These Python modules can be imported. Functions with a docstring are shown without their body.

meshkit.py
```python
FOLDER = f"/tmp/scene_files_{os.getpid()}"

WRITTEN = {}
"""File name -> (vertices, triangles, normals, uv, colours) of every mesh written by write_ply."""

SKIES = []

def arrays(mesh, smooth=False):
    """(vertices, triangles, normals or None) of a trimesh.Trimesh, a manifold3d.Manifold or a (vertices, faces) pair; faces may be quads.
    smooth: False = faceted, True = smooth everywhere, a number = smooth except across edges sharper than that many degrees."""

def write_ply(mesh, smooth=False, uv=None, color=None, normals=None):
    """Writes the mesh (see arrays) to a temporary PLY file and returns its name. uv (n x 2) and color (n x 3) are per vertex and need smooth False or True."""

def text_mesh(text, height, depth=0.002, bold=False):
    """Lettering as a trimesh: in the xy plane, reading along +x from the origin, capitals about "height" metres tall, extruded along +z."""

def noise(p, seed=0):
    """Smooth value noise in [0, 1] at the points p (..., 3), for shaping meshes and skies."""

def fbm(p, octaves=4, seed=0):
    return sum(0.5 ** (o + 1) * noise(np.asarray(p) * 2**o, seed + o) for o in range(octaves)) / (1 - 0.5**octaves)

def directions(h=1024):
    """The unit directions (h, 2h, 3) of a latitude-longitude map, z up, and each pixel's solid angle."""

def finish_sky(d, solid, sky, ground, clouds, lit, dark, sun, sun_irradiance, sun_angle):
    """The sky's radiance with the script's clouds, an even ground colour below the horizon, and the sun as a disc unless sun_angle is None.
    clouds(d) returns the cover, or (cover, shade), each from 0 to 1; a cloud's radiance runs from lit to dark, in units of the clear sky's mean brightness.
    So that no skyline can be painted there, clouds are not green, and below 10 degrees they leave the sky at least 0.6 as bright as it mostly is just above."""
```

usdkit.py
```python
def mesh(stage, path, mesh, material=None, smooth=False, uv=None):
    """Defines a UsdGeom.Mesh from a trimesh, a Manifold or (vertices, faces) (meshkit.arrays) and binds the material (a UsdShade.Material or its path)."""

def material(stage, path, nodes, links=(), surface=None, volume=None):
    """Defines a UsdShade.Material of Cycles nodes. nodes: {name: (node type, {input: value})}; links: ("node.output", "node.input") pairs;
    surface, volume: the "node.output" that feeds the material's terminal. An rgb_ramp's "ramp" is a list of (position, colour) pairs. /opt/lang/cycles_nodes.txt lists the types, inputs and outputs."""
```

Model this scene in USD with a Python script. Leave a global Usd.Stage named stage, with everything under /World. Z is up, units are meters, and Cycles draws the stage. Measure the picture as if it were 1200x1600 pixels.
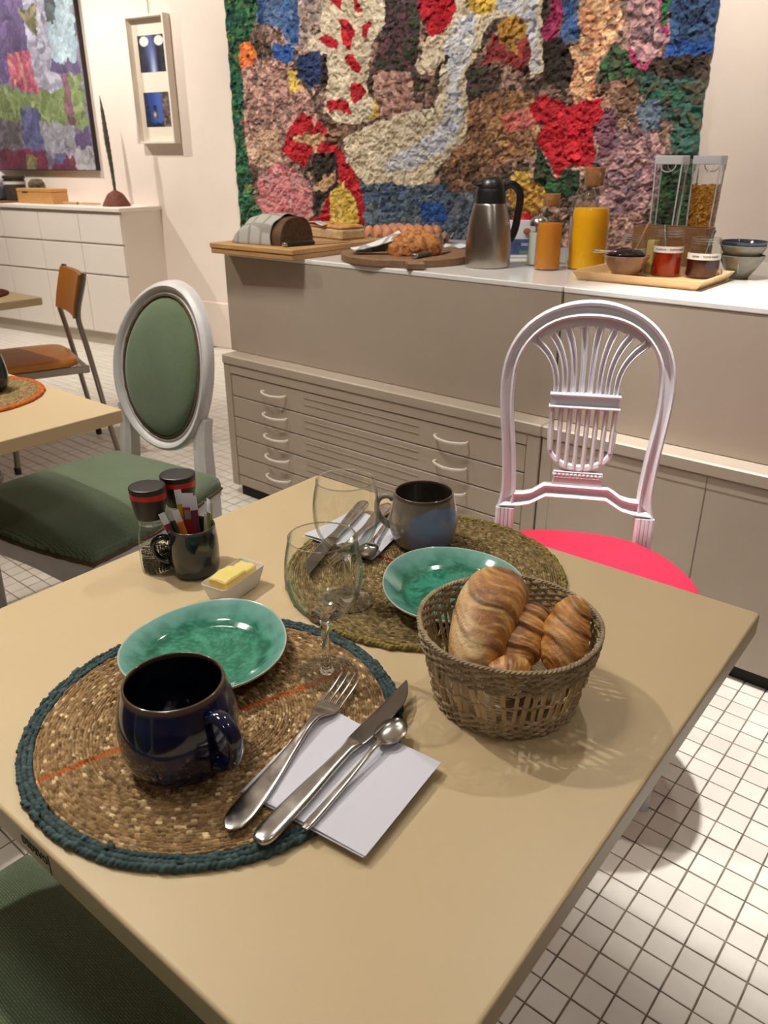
import math, random, numpy as np, trimesh, usdkit, meshkit
from scipy.spatial import cKDTree, ConvexHull
from shapely.geometry import Polygon
from pxr import Gf, Sdf, Usd, UsdGeom, UsdLux, UsdShade, Vt

stage = Usd.Stage.CreateInMemory()
UsdGeom.SetStageUpAxis(stage, "Z")
UsdGeom.SetStageMetersPerUnit(stage, 1.0)
stage.SetDefaultPrim(UsdGeom.Xform.Define(stage, "/World").GetPrim())
UsdGeom.Scope.Define(stage, "/World/Looks")
PI = math.pi
rng = np.random.default_rng(7)

# ------------------------------------------------------------------ camera
CAM_Z, PITCH, YAW = 1.23, 0.4237, math.radians(39.65)
cam = UsdGeom.Camera.Define(stage, "/World/camera")
cam.CreateHorizontalApertureAttr(36.0)
cam.CreateVerticalApertureAttr(48.0)
cam.CreateFocalLengthAttr(36.0 * 1226 / 1200)
cam.CreateFStopAttr(16.0)
cam.CreateFocusDistanceAttr(0.95)
cam.CreateClippingRangeAttr((0.02, 100.0))
cam.CreateExposureAttr(-0.86)
_right = np.array([math.cos(YAW), math.sin(YAW), 0])
_fwd = np.array([-math.sin(YAW) * math.cos(PITCH), math.cos(YAW) * math.cos(PITCH), -math.sin(PITCH)])
_up = np.cross(_right, _fwd)
_m = Gf.Matrix4d(1.0)
for _i, _v in enumerate((_right, _up, -_fwd, np.array([0, 0, CAM_Z]))):
    _m.SetRow(_i, Gf.Vec4d(*map(float, _v), 1.0 if _i == 3 else 0.0))
cam.AddTransformOp().Set(_m)

# ------------------------------------------------------------------ lamps (ceiling spots, all out of view; some added as fill)
def lamp(name, pos, target, power, color=(1.0, 0.945, 0.885), radius=0.035, cone=None, soft=0.3):
    l = UsdLux.SphereLight.Define(stage, "/World/" + name)
    l.CreateRadiusAttr(radius); l.CreateNormalizeAttr(True)
    l.CreateIntensityAttr(power); l.CreateColorAttr(Gf.Vec3f(*color))
    p, t = np.array(pos, float), np.array(target, float)
    z = (p - t) / np.linalg.norm(p - t)
    x = np.cross([0, 1, 0.01], z); x /= np.linalg.norm(x); y = np.cross(z, x)
    m = Gf.Matrix4d(1.0)
    for i, v in enumerate((x, y, z, p)):
        m.SetRow(i, Gf.Vec4d(*map(float, v), 1.0 if i == 3 else 0.0))
    l.AddTransformOp().Set(m)
    if cone:
        s = UsdLux.ShapingAPI.Apply(l.GetPrim())
        s.CreateShapingConeAngleAttr(cone); s.CreateShapingConeSoftnessAttr(soft)
    return l

CEIL = 3.0
WARM, SOFT_WARM, NEUTRAL = (1.0, 0.895, 0.755), (1.0, 0.935, 0.855), (1.0, 0.97, 0.915)
LAMPS = [  # name, position, target, power, cone half angle, colour, edge softness
    ("ceiling_spot", (-1.95, 0.36, CEIL - 0.12), (-1.32, 0.40, 0.75), 102, 33, SOFT_WARM, 1.0),
    ("ceiling_spot_001", (-0.62, 1.77, CEIL - 0.12), (-0.95, 1.20, 0.5), 21, 44, NEUTRAL, 0.8),
    ("ceiling_spot_002", (-0.78, 1.46, CEIL - 0.12), (0.00, 1.98, 0.0), 225, 22, (1.0, 0.985, 0.955), 0.6),
    ("ceiling_spot_003", (0.85, 0.98, CEIL - 0.12), (-0.2, 0.8, 0.5), 9, 45, NEUTRAL, 0.3),
    ("ceiling_spot_004", (-4.55, 2.15, CEIL - 0.12), (-4.6, 3.5, 1.0), 76, 44, SOFT_WARM, 0.6),
    ("ceiling_spot_005", (-2.75, 2.65, CEIL - 0.12), (-2.9, 3.75, 1.6), 52, 42, SOFT_WARM, 0.5),  # out of view, placed to light the collage
    ("ceiling_spot_006", (-1.15, 2.95, CEIL - 0.12), (-0.9, 4.0, 1.4), 74, 46, SOFT_WARM, 0.5),  # out of view, lights the wall at the collage's right end
    ("ceiling_spot_007", (-6.10, 2.05, CEIL - 0.12), (-6.0, 3.2, 1.0), 92, 50, SOFT_WARM, 0.5),  # out of view, lights the chest of drawers and wall at far left
    ("ceiling_spot_008", (-3.55, 0.60, CEIL - 0.12), (-3.6, 1.3, 0.0), 66, 50, WARM, 0.5),  # out of view, lights the floor around the left tables
    ("ceiling_spot_010", (-1.75, 0.90, CEIL - 0.12), (-1.65, 2.05, 0.75), 88, 33, NEUTRAL, 0.9),  # added fill for the cabinet fronts and worktop
    ("ceiling_spot_011", (0.70, -1.7, CEIL - 0.12), (-0.3, 0.2, 0.5), 10, 50, NEUTRAL, 0.5),  # added fill from behind the camera, lifts the near table edge and seat
    ("ceiling_spot_009", (-0.95, 0.05, CEIL - 0.12), (-0.36, 0.12, 0.75), 21, 24, SOFT_WARM, 1.0),  # added fill brightening the near part of the table
]
for _n, _p, _t, _w, _c, _k, _s in LAMPS:
    lamp(_n, _p, _t, _w, _k, cone=_c, soft=_s, radius=0.20 if _n[-3:] in ("009", "010", "011") else 0.035)  # wide radius softens the shadows of the added fill spots

# ------------------------------------------------------------------ scene graph helpers
used = {}
def numbered(parent, name):
    k = (str(parent), name); n = used.get(k, 0); used[k] = n + 1
    return f"{parent}/{name}" + (f"_{n:03d}" if n else "")
def ppath(p): return "/World" if p is None else (p if isinstance(p, str) else str(p.GetPath()))
def cd(o, **kw):
    for k, v in kw.items():
        if v: o.SetCustomDataByKey(k, v)
    return o
def obj(name, mesh, m, parent=None, smooth=35, color=None):
    """ONE Mesh prim under parent (or /World)."""
    path = numbered(ppath(parent), name)
    if color is not None: smooth = True
    g = usdkit.mesh(stage, path, mesh, m, smooth)
    if color is not None:
        UsdGeom.PrimvarsAPI(g).CreatePrimvar("tint", Sdf.ValueTypeNames.Color3fArray, "vertex").Set(Vt.Vec3fArray.FromNumpy(np.asarray(color, np.float32)))
    return g.GetPrim()
def thing(name, label, cat, loc=(0, 0, 0), rotz=0.0, group=None):
    x = UsdGeom.Xform.Define(stage, numbered("/World", name))
    x.AddTranslateOp().Set(Gf.Vec3d(*map(float, loc))); x.AddRotateZOp().Set(float(rotz))
    return cd(x.GetPrim(), label=label, category=cat, group=group)
def single(name, mesh, m, label, cat, group=None, kind=None, smooth=35, color=None):
    return cd(obj(name, mesh, m, None, smooth, color), label=label, category=cat, group=group, kind=kind)
def struct(name):
    return cd(UsdGeom.Xform.Define(stage, numbered("/World", name)).GetPrim(), kind="structure")
def dup(root, loc, rotz, label, group=None):
    was = root.GetCustomData()
    r = thing(root.GetName().rstrip("0123456789").rstrip("_"), label, was["category"], loc, rotz, group or was.get("group"))
    r.GetReferences().AddInternalReference(root.GetPath()); r.SetInstanceable(True)
    return r

# ------------------------------------------------------------------ mesh helpers
def cat(ms): return trimesh.util.concatenate([m for m in ms if m is not None])
def TM(v, f): return trimesh.Trimesh(np.asarray(v, float), np.asarray(f, int), process=False)
def mv(m, loc=(0, 0, 0), rz=0.0, rx=0.0, ry=0.0):
    m = m.copy()
    R = trimesh.transformations.euler_matrix(math.radians(rx), math.radians(ry), math.radians(rz))
    R[:3, 3] = loc
    m.apply_transform(R); return m
def box(x0, x1, y0, y1, z0, z1, b=0.0):
    if b <= 0:
        m = trimesh.creation.box([x1 - x0, y1 - y0, z1 - z0]); m.apply_translation([(x0 + x1) / 2, (y0 + y1) / 2, (z0 + z1) / 2]); return m
    pts = []
    for sx in (0, 1):
        for sy in (0, 1):
            for sz in (0, 1):
                c = [(x0, x1)[sx], (y0, y1)[sy], (z0, z1)[sz]]; d = [b if s == 0 else -b for s in (sx, sy, sz)]
                for k in range(3):
                    q = list(c)
                    for j in range(3):
                        if j != k: q[j] += d[j]
                    pts.append(q)
    pts = np.array(pts); h = ConvexHull(pts)
    m = TM(pts, h.simplices); c = pts.mean(0)
    n = np.cross(m.vertices[m.faces[:, 1]] - m.vertices[m.faces[:, 0]], m.vertices[m.faces[:, 2]] - m.vertices[m.faces[:, 0]])
    flip = ((m.vertices[m.faces[:, 0]] - c) * n).sum(1) < 0
    m.faces[flip] = m.faces[flip][:, ::-1]
    return TM(m.vertices, m.faces)
def loft(rings, cap0=True, cap1=True, closed=True):
    """rings: list of (n,3) arrays. Skin; end caps are fans."""
    R = np.array(rings, float); k, n = R.shape[:2]
    v = R.reshape(-1, 3); f = []
    i, j = np.meshgrid(np.arange(k - 1), np.arange(n if closed else n - 1), indexing="ij")
    a = i * n + j; b = i * n + (j + 1) % n; c = a + n; d = b + n
    f = np.concatenate([np.stack([a, b, d], -1).reshape(-1, 3), np.stack([a, d, c], -1).reshape(-1, 3)])
    if cap0:
        v = np.vstack([v, R[0].mean(0)]); q = len(v) - 1; jj = np.arange(n); f = np.vstack([f, np.stack([np.full(n, q), (jj + 1) % n, jj], 1)])
    if cap1:
        v = np.vstack([v, R[-1].mean(0)]); q = len(v) - 1; jj = np.arange(n); o = (k - 1) * n; f = np.vstack([f, np.stack([np.full(n, q), o + jj, o + (jj + 1) % n], 1)])
    return TM(v, f)
def lathe(prof, n=48, cap0=True, cap1=True, wob=None):
    t = np.linspace(0, 2 * PI, n, endpoint=False)
    return loft([np.stack([r * np.cos(t), r * np.sin(t), np.full(n, z)], 1) for r, z in prof], cap0, cap1)
def smoothpath(pts, n):
    from scipy.interpolate import CubicSpline
    p = np.array(pts, float); d = np.r_[0, np.cumsum(np.linalg.norm(np.diff(p, axis=0), axis=1))]
    return CubicSpline(d / d[-1], p)(np.linspace(0, 1, n))
def frames(P, closed=False, up=(0, 0, 1)):
    t = np.gradient(P, axis=0) if not closed else np.roll(P, -1, 0) - np.roll(P, 1, 0)
    t /= np.linalg.norm(t, axis=1, keepdims=True)
    n = np.array(up, float) if up is not None else None
    U, V = [], []
    for k in range(len(P)):
        u = n - t[k] * (n @ t[k])
        if np.linalg.norm(u) < 1e-3: u = np.array([1.0, 0.3, 0]) - t[k] * (np.array([1.0, 0.3, 0]) @ t[k])
        u /= np.linalg.norm(u); n = u if closed is False else n
        U.append(u); V.append(np.cross(t[k], u))
    return t, np.array(U), np.array(V)
def sweep(P, prof, closed=False, up=(0, 0, 1), scale=None, cap=True):
    """prof: (m,2) closed section, first coordinate along up, second along t x up."""
    P = np.asarray(P, float); t, U, V = frames(P, closed, up)
    prof = np.asarray(prof, float); rings = []
    for k in range(len(P)):
        s = 1.0 if scale is None else scale[k]
        q = prof * s
        rings.append(P[k] + q[:, :1] * U[k] + q[:, 1:] * V[k])
    if closed: rings.append(rings[0]); cap = False
    m = loft(rings, cap, cap)
    return m
def circ(r, n=10, ry=None):
    t = np.linspace(0, 2 * PI, n, endpoint=False); return np.stack([r * np.cos(t), (ry or r) * np.sin(t)], 1)
def tube(P, r, n=10, closed=False, up=(0.123, 0.2, 1), scale=None):
    return sweep(P, circ(r, n), closed, up, scale)
def bar(a, b, r, n=10, r2=None):
    return tube(np.array([a, b], float), r, n, scale=None if r2 is None else [1.0, r2 / r])
def inset(p, d):
    """offset a closed CCW outline inwards by d, vertex by vertex."""
    p = np.asarray(p, float); a = p - np.roll(p, 1, 0); b = np.roll(p, -1, 0) - p
    a /= np.linalg.norm(a, axis=1, keepdims=True); b /= np.linalg.norm(b, axis=1, keepdims=True)
    na = np.stack([-a[:, 1], a[:, 0]], 1); nb = np.stack([-b[:, 1], b[:, 0]], 1)
    m = na + nb; m /= np.maximum((m * na).sum(1, keepdims=True), 0.4)
    return p + m * d
def ccw(p):
    p = np.asarray(p, float); x, y = p.T
    return p if (x * np.roll(y, -1) - y * np.roll(x, -1)).sum() > 0 else p[::-1]
def slab(outline, z0, z1, b=0.0, top=None, steps=3):
    """extruded outline with rounded edges; caps triangulated."""
    p = ccw(outline); n = len(p); rings = []
    if b > 0:
        for k in range(steps + 1):
            a = PI / 2 * k / steps; rings.append((inset(p, b * (1 - math.sin(a))), z0 + b * (1 - math.cos(a))))
        for k in range(steps + 1):
            a = PI / 2 * k / steps; rings.append((inset(p, b * (1 - math.cos(a))), z1 - b * (1 - math.sin(a))))
    else: rings = [(p, z0), (p, z1)]
    L = loft([np.c_[q, np.full(n, z)] for q, z in rings], False, False)
    out = [L]
    for q, z, fl in ((rings[0][0], z0, True), (rings[-1][0], z1, False)):
        v, f = trimesh.creation.triangulate_polygon(Polygon(q).buffer(0), engine="earcut")
        m = TM(np.c_[v, np.full(len(v), z)], f)
        nz = np.cross(m.vertices[f[0, 1]] - m.vertices[f[0, 0]], m.vertices[f[0, 2]] - m.vertices[f[0, 0]])[2]
        if (nz > 0) == fl: m = TM(m.vertices, np.asarray(f)[:, ::-1])
        out.append(m)
    return cat(out)
def gridmesh(V):
    """V (n,m,3) open surface."""
    n, m = V.shape[:2]; i, j = np.meshgrid(np.arange(n - 1), np.arange(m - 1), indexing="ij"); a = i * m + j
    f = np.concatenate([np.stack([a, a + m, a + m + 1], -1).reshape(-1, 3), np.stack([a, a + m + 1, a + 1], -1).reshape(-1, 3)])
    return TM(V.reshape(-1, 3), f)
def sheet(V, th):
    """thin solid from an open surface V (n,m,3), thickness th below along z."""
    n, m = V.shape[:2]; top = gridmesh(V); B = V.copy(); B[..., 2] -= th; bot = gridmesh(B); bot = TM(bot.vertices, bot.faces[:, ::-1])
    loop = np.concatenate([V[0, :-1], V[:-1, -1], V[-1, :0:-1], V[:0:-1, 0]]); lb = loop - [0, 0, th]
    side = loft([lb, loop], False, False)
    r = cat([top, bot, side]); r.fix_normals(); return r
def up_fix(m):
    m.fix_normals(); return m
def S(r, g, b):
    c = np.array([r, g, b], float) / 255
    return tuple(np.where(c <= 0.04045, c / 12.92, ((c + 0.055) / 1.055) ** 2.4))
def Sa(a):
    c = np.asarray(a, float) / 255
    return np.where(c <= 0.04045, c / 12.92, ((c + 0.055) / 1.055) ** 2.4)

# ------------------------------------------------------------------ materials
MATS = {}
def M(name, c1, c2=None, scale=20.0, rough=0.5, metal=0.0, bump=0.0, bscale=None, bdist=0.002, detail=4.0, stretch=None, lo=0.35, hi=0.65, rand=0.0, tint=False, rr=None, **kw):
    """principled material: two tones mixed by object-space noise, optional bump, per-object brightness, vertex tint."""
    N, L = {}, []
    N["p"] = ("principled_bsdf", dict(roughness=rough, metallic=metal, **kw))
    N["tc"] = ("texture_coordinate", {}); vec = "tc.object"
    if stretch is not None:
        N["mp"] = ("mapping", {"scale": stretch}); L.append((vec, "mp.vector")); vec = "mp.vector"
    col = None
    if c2 is not None:
        N["n"] = ("noise_texture", {"scale": scale, "detail": detail, "roughness": 0.6}); L.append((vec, "n.vector"))
        N["r"] = ("rgb_ramp", {"ramp": [(0, c1), (lo, c1), (hi, c2), (1, c2)]}); L.append(("n.fac", "r.fac")); col = "r.color"
    if tint:
        N["at"] = ("attribute", {"attribute": "tint"})
        if col:
            N["mx"] = ("mix", {"mix_type": "multiply", "fac": 1.0}); L += [("at.color", "mx.color1"), (col, "mx.color2")]; col = "mx.color"
        else: col = "at.color"
    if rand:
        N["oi"] = ("object_info", {}); N["ge"] = ("geometry", {})
        N["ad"] = ("math", {"math_type": "add"}); N["fr"] = ("math", {"math_type": "fraction"})
        N["mr"] = ("map_range", {"to_min": 1 - rand, "to_max": 1 + rand}); N["hs"] = ("hsv", {"color": c1})
        L += [("oi.random", "ad.value1"), ("ge.random_per_island", "ad.value2"), ("ad.value", "fr.value1"), ("fr.value", "mr.value"), ("mr.result", "hs.value")]
        if col: L.append((col, "hs.color"))
        col = "hs.color"
    if col: L.append((col, "p.base_color"))
    else: N["p"][1]["base_color"] = c1
    if bump:
        N["bn"] = ("noise_texture", {"scale": bscale or scale, "detail": 3.0}); N["b"] = ("bump", {"strength": bump, "distance": bdist})
        L += [(vec, "bn.vector"), ("bn.fac", "b.height"), ("b.normal", "p.normal")]
    if rr:
        N["rn"] = ("noise_texture", {"scale": rr[0], "detail": 2.0}); N["rm"] = ("map_range", {"from_min": 0.3, "from_max": 0.7, "to_min": rr[1], "to_max": rr[2]})
        L += [(vec, "rn.vector"), ("rn.fac", "rm.value"), ("rm.result", "p.roughness")]
    MATS[name] = usdkit.material(stage, "/World/Looks/" + name, N, L, surface="p.BSDF")
    return MATS[name]
def pane(name, tint=(0.97, 0.985, 0.98), edge=(0.62, 0.68, 0.66), rough=0.0, refl=0.5):
    """thin glass: clear, greyer and more mirror-like towards the silhouette."""
    N = {"lw": ("layer_weight", {"blend": 0.5}), "rp": ("rgb_ramp", {"ramp": [(0, tint), (0.6, tint), (0.95, edge), (1, edge)]}), "t": ("transparent_bsdf", {}), "g": ("glossy_bsdf", {"color": (1, 1, 1), "roughness": rough}),
         "f": ("rgb_ramp", {"ramp": [(0, (0.03,) * 3), (0.5, (0.045,) * 3), (0.8, (0.14 * refl * 2,) * 3), (1, (refl,) * 3)]}), "m": ("mix_closure", {})}
    L = [("lw.facing", "rp.fac"), ("rp.color", "t.color"), ("lw.facing", "f.fac"), ("f.color", "m.fac"), ("t.BSDF", "m.closure1"), ("g.BSDF", "m.closure2")]
    MATS[name] = usdkit.material(stage, "/World/Looks/" + name, N, L, surface="m.closure"); return MATS[name]

M("wall_paint", S(236, 222, 210), S(232, 217, 205), scale=3, rough=0.85)
M("ceiling_paint", S(238, 234, 228), rough=0.9)
M("tile_glaze", S(214, 207, 196), S(224, 218, 208), scale=9, rough=0.42, rand=0.05, bump=0.08, bscale=30, bdist=0.001)
M("grout", S(96, 84, 72), S(138, 124, 108), scale=14, rough=0.95)
M("table_laminate", S(204, 182, 142), S(201, 179, 139), scale=4, rough=0.38, bump=0.03, bscale=500, bdist=0.0004)
M("table_leg", S(140, 132, 122), rough=0.35, metal=0.7)
M("cabinet_paint", S(170, 155, 139), S(166, 151, 135), scale=5, rough=0.38, bump=0.04, bscale=60, bdist=0.001)
M("counter_white", S(228, 224, 218), rough=0.10)
M("dresser_white", S(236, 227, 218), rough=0.45)
M("dresser_plinth", S(178, 166, 150), rough=0.5)
M("dark_gap", S(20, 18, 16), rough=0.8)
M("white_metal", S(222, 214, 204), rough=0.3)

# ================================================================== THE SETTING
WA = math.radians(9.2); WD = np.array([math.cos(WA), math.sin(WA), 0]); WN = np.array([math.sin(WA), -math.cos(WA), 0]); W0 = np.array([-4.365, 3.58, 0])
def wallpt(s, z, off=0.0): return W0 + WD * s + WN * off + np.array([0, 0, z])
def onwall(m, off=0.0):
    """mesh in wall coordinates (x along the wall, y into the room = -y, z up) to the world."""
    m = m.copy(); M4 = np.eye(4); M4[:3, 0] = WD; M4[:3, 1] = -WN; M4[:3, 2] = (0, 0, 1); M4[:3, 3] = W0 + WN * off
    m.apply_transform(M4); return m
w = struct("wall_back"); obj("plaster", onwall(box(-4.2, 8.2, 0, 0.2, 0, CEIL)), MATS["wall_paint"], w, False)
w = struct("baseboard_back"); obj("board", onwall(box(-4.2, 8.2, -0.02, 0.0, 0, 0.315, 0.006)), MATS["wall_paint"], w, False)
w = struct("wall_left"); obj("plaster", box(-8.4, -8.2, -4, 3.3, 0, CEIL), MATS["wall_paint"], w, False)  # unseen walls and ceiling close the room so light bounces
w = struct("wall_right"); obj("plaster", box(3.4, 3.6, -4, 5, 0, CEIL), MATS["wall_paint"], w, False)
w = struct("wall_front"); obj("plaster", box(-8.4, 3.6, -4.2, -4, 0, CEIL), MATS["wall_paint"], w, False)
w = struct("ceiling"); obj("plaster", box(-8.4, 3.6, -4.2, 5.2, CEIL, CEIL + 0.1), MATS["ceiling_paint"], w, False)

# floor of small square tiles, joints recessed
FS, FO, FA = 0.05252, np.array([-0.3485, 1.196]), math.radians(-0.26)
fc, fr = np.array([math.cos(FA), math.sin(FA)]), np.array([math.sin(FA), -math.cos(FA)])
def project(p):
    d = np.asarray(p, float) - [0, 0, CAM_Z]; z = d @ _fwd
    return np.stack([600 + 1226 * (d @ _right) / z, 800 - 1226 * (d @ _up) / z], -1), z
fl = struct("floor")
obj("grout_bed", box(-8.2, 3.4, -4, 4.9, -0.10, -0.0022), MATS["grout"], fl, False)
ci, ri = np.meshgrid(np.arange(-150, 32), np.arange(-62, 42), indexing="ij")
ci, ri = ci.ravel(), ri.ravel()
cxy = FO + FS * ((ci + 0.5)[:, None] * fc + (ri + 0.5)[:, None] * fr)
px, dep = project(np.c_[cxy, np.zeros(len(cxy))])
see = (dep > 0.2) & (px[:, 0] > -900) & (px[:, 0] < 2100) & (px[:, 1] < 2300) & (px[:, 1] > 380)
see &= (cxy[:, 1] < 3.57 + (cxy[:, 0] + 4.365) * 0.162) & (cxy[:, 0] > -8.1)
inside = see & (px[:, 0] > -5) & (px[:, 0] < 1205) & (px[:, 1] < 1605) & (px[:, 1] > 480)
sh = (0 - CAM_Z) / (0.75 - CAM_Z)   # hidden by the near table top?
tp = cxy / sh; hid = (np.abs(tp[:, 0] + 0.505) < 0.35) & (np.abs(tp[:, 1] - 0.5225) < 0.35)
hid |= (cxy[:, 1] > 1.9) & (cxy[:, 0] > -2.35)
area = 1 / dep ** 3; score = np.where(inside & ~hid, area, 0); best = np.argsort(-score)[:300]
def tile_mesh(cs, seed):
    r = np.random.default_rng(seed); n = len(cs); h = FS / 2 - 0.00155; b = 0.0011
    sg = np.array([[-1, -1], [1, -1], [1, 1], [-1, 1]], float)
    jit = r.normal(0, 0.00025, (n, 4, 2)); tz = r.normal(0, 0.0002, (n, 1)) + r.normal(0, 0.00018, (n, 4))
    c = np.asarray(cs)[:, None, :]
    lo = c + (sg * h + jit) @ np.stack([fc, fr]); hi = c + (sg * (h - b) + jit) @ np.stack([fc, fr])
    V = np.concatenate([np.concatenate([lo, np.full((n, 4, 1), -0.003)], 2), np.concatenate([lo, tz[..., None] - 0.0008], 2), np.concatenate([hi, tz[..., None]], 2)], 1)
    F = []
    for k in range(2):
        for j in range(4):
            a, bb, cc, d = k * 4 + j, k * 4 + (j + 1) % 4, k * 4 + 4 + j, k * 4 + 4 + (j + 1) % 4
            F += [[a, d, bb], [a, cc, d]]
    F += [[8, 10, 9], [8, 11, 10]]
    F = np.array(F); F = (F[None] + 12 * np.arange(n)[:, None, None]).reshape(-1, 3)
    return TM(V.reshape(-1, 3), F)
for k in best: obj("tile", tile_mesh(cxy[k:k + 1], int(k)), MATS["tile_glaze"], fl, False)
rest = see.copy(); rest[best] = False
cd(obj("far_tile_field", tile_mesh(cxy[rest], 5), MATS["tile_glaze"], fl, False), kind="stuff", label="rest of the small pale tiles")

# ================================================================== BUFFET: plan chests with counter units on top
def chest(name, label, x0, x1, drawers):
    t = thing(name, label, "plan chest", ((x0 + x1) / 2, 1.855, 0)); hw = (x1 - x0) / 2; cp = MATS["cabinet_paint"]
    obj("body", cat([box(-hw, hw, 0.02, 0.945, 0.045, 0.53), box(-hw, -hw + 0.036, 0, 0.02, 0.045, 0.53, 0.002), box(hw - 0.042, hw, 0, 0.02, 0.045, 0.53, 0.002), box(-hw + 0.036, hw - 0.042, 0, 0.02, 0.498, 0.53, 0.001)] + ([] if drawers else [box(-hw + 0.036, hw - 0.042, 0.001, 0.02, 0.045, 0.498)])), cp, t, False)
    obj("top_ledge", box(-hw - 0.003, hw + 0.003, -0.004, 0.945, 0.531, 0.565, 0.004), cp, t, False)
    obj("plinth", box(-hw + 0.03, hw - 0.03, 0.02, 0.9, 0.0, 0.045), MATS["dark_gap"], t, False)
    if drawers:
        zs = [0.497, 0.412, 0.330, 0.249, 0.171, 0.091, 0.048]
        for k in range(6):
            d = obj("drawer", box(-hw + 0.038, hw - 0.044, 0.003, 0.02, zs[k + 1] + 0.002, zs[k] - 0.002, 0.0015), cp, t, False)
            if k == 5: continue
            zc = (zs[k] + zs[k + 1]) / 2 + 0.006
            for hx in (-0.40, 0.375):
                P = smoothpath([(hx - 0.056, 0.004, zc), (hx - 0.0558, -0.012, zc), (hx - 0.046, -0.0175, zc - 0.001), (hx + 0.046, -0.0175, zc - 0.001), (hx + 0.0558, -0.012, zc), (hx + 0.056, 0.004, zc)], 26)
                cd(obj("handle", sweep(P, circ(0.0046, 8, 0.0032), up=(0, 0, 1)), MATS["white_metal"], d), label="white bow handle")
            obj("label_rail", cat([box(-0.25, 0.25, 0.0005, 0.003, zc + 0.012, zc + 0.014), box(-0.25, 0.25, 0.0005, 0.003, zc - 0.012, zc - 0.01)]), cp, d, False)
    else:
        obj("groove", box(-hw + 0.448, -hw + 0.4505, -0.0002, 0.004, 0.25, 0.529), MATS["groove_line"], t, False)
    return t
M("groove_line", S(120, 106, 92), rough=0.8)
chest("plan_chest", "low grey plan chest with shallow drawers and white bow handles", -2.32, -0.978, True)
chest("plan_chest", "low grey plan chest with a plain front behind the white chair", -0.972, 0.40, False)
def counter(name, label, x0, x1):
    t = thing(name, label, "counter", ((x0 + x1) / 2, 1.92, 0.5655)); hw = (x1 - x0) / 2
    obj("body", box(-hw, hw, 0, 0.88, 0, 0.344, 0.002), MATS["cabinet_paint"], t, False)
    obj("worktop", box(-hw - 0.001, hw + 0.001, -0.002, 0.88, 0.3445, 0.3595, 0.0025), MATS["counter_white"], t, False)
    return t
counter("buffet_counter", "grey buffet counter with white top carrying the breads and thermos", -2.345, -0.986)
counter("buffet_counter", "grey buffet counter with white top carrying the jam tray and bowls", -0.980, 0.40)
CT = 0.925

# ================================================================== CHEST OF DRAWERS at the far left
t = thing("chest_of_drawers", "long white handleless chest of drawers below the patchwork painting", "chest of drawers", wallpt(-0.55, 0, 0.37), math.degrees(WA))
dw = MATS["dresser_white"]
obj("body", box(-2.885, 0.0, 0.018, 0.37, 0.085, 0.905), dw, t, False)
obj("top", box(-2.90, 0.015, -0.012, 0.37, 0.906, 0.931, 0.003), dw, t, False)
obj("plinth", box(-2.86, -0.02, 0.02, 0.36, 0.0, 0.085), MATS["dresser_plinth"], t, False)
for c in range(7):
    for z0, z1 in ((0.095, 0.490), (0.499, 0.694), (0.703, 0.893)):
        d = obj("drawer", box(-0.412 * (c + 1) + 0.003, -0.412 * c - 0.003, 0, 0.018, z0, z1 - 0.004, 0.002), dw, t, False)

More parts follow.
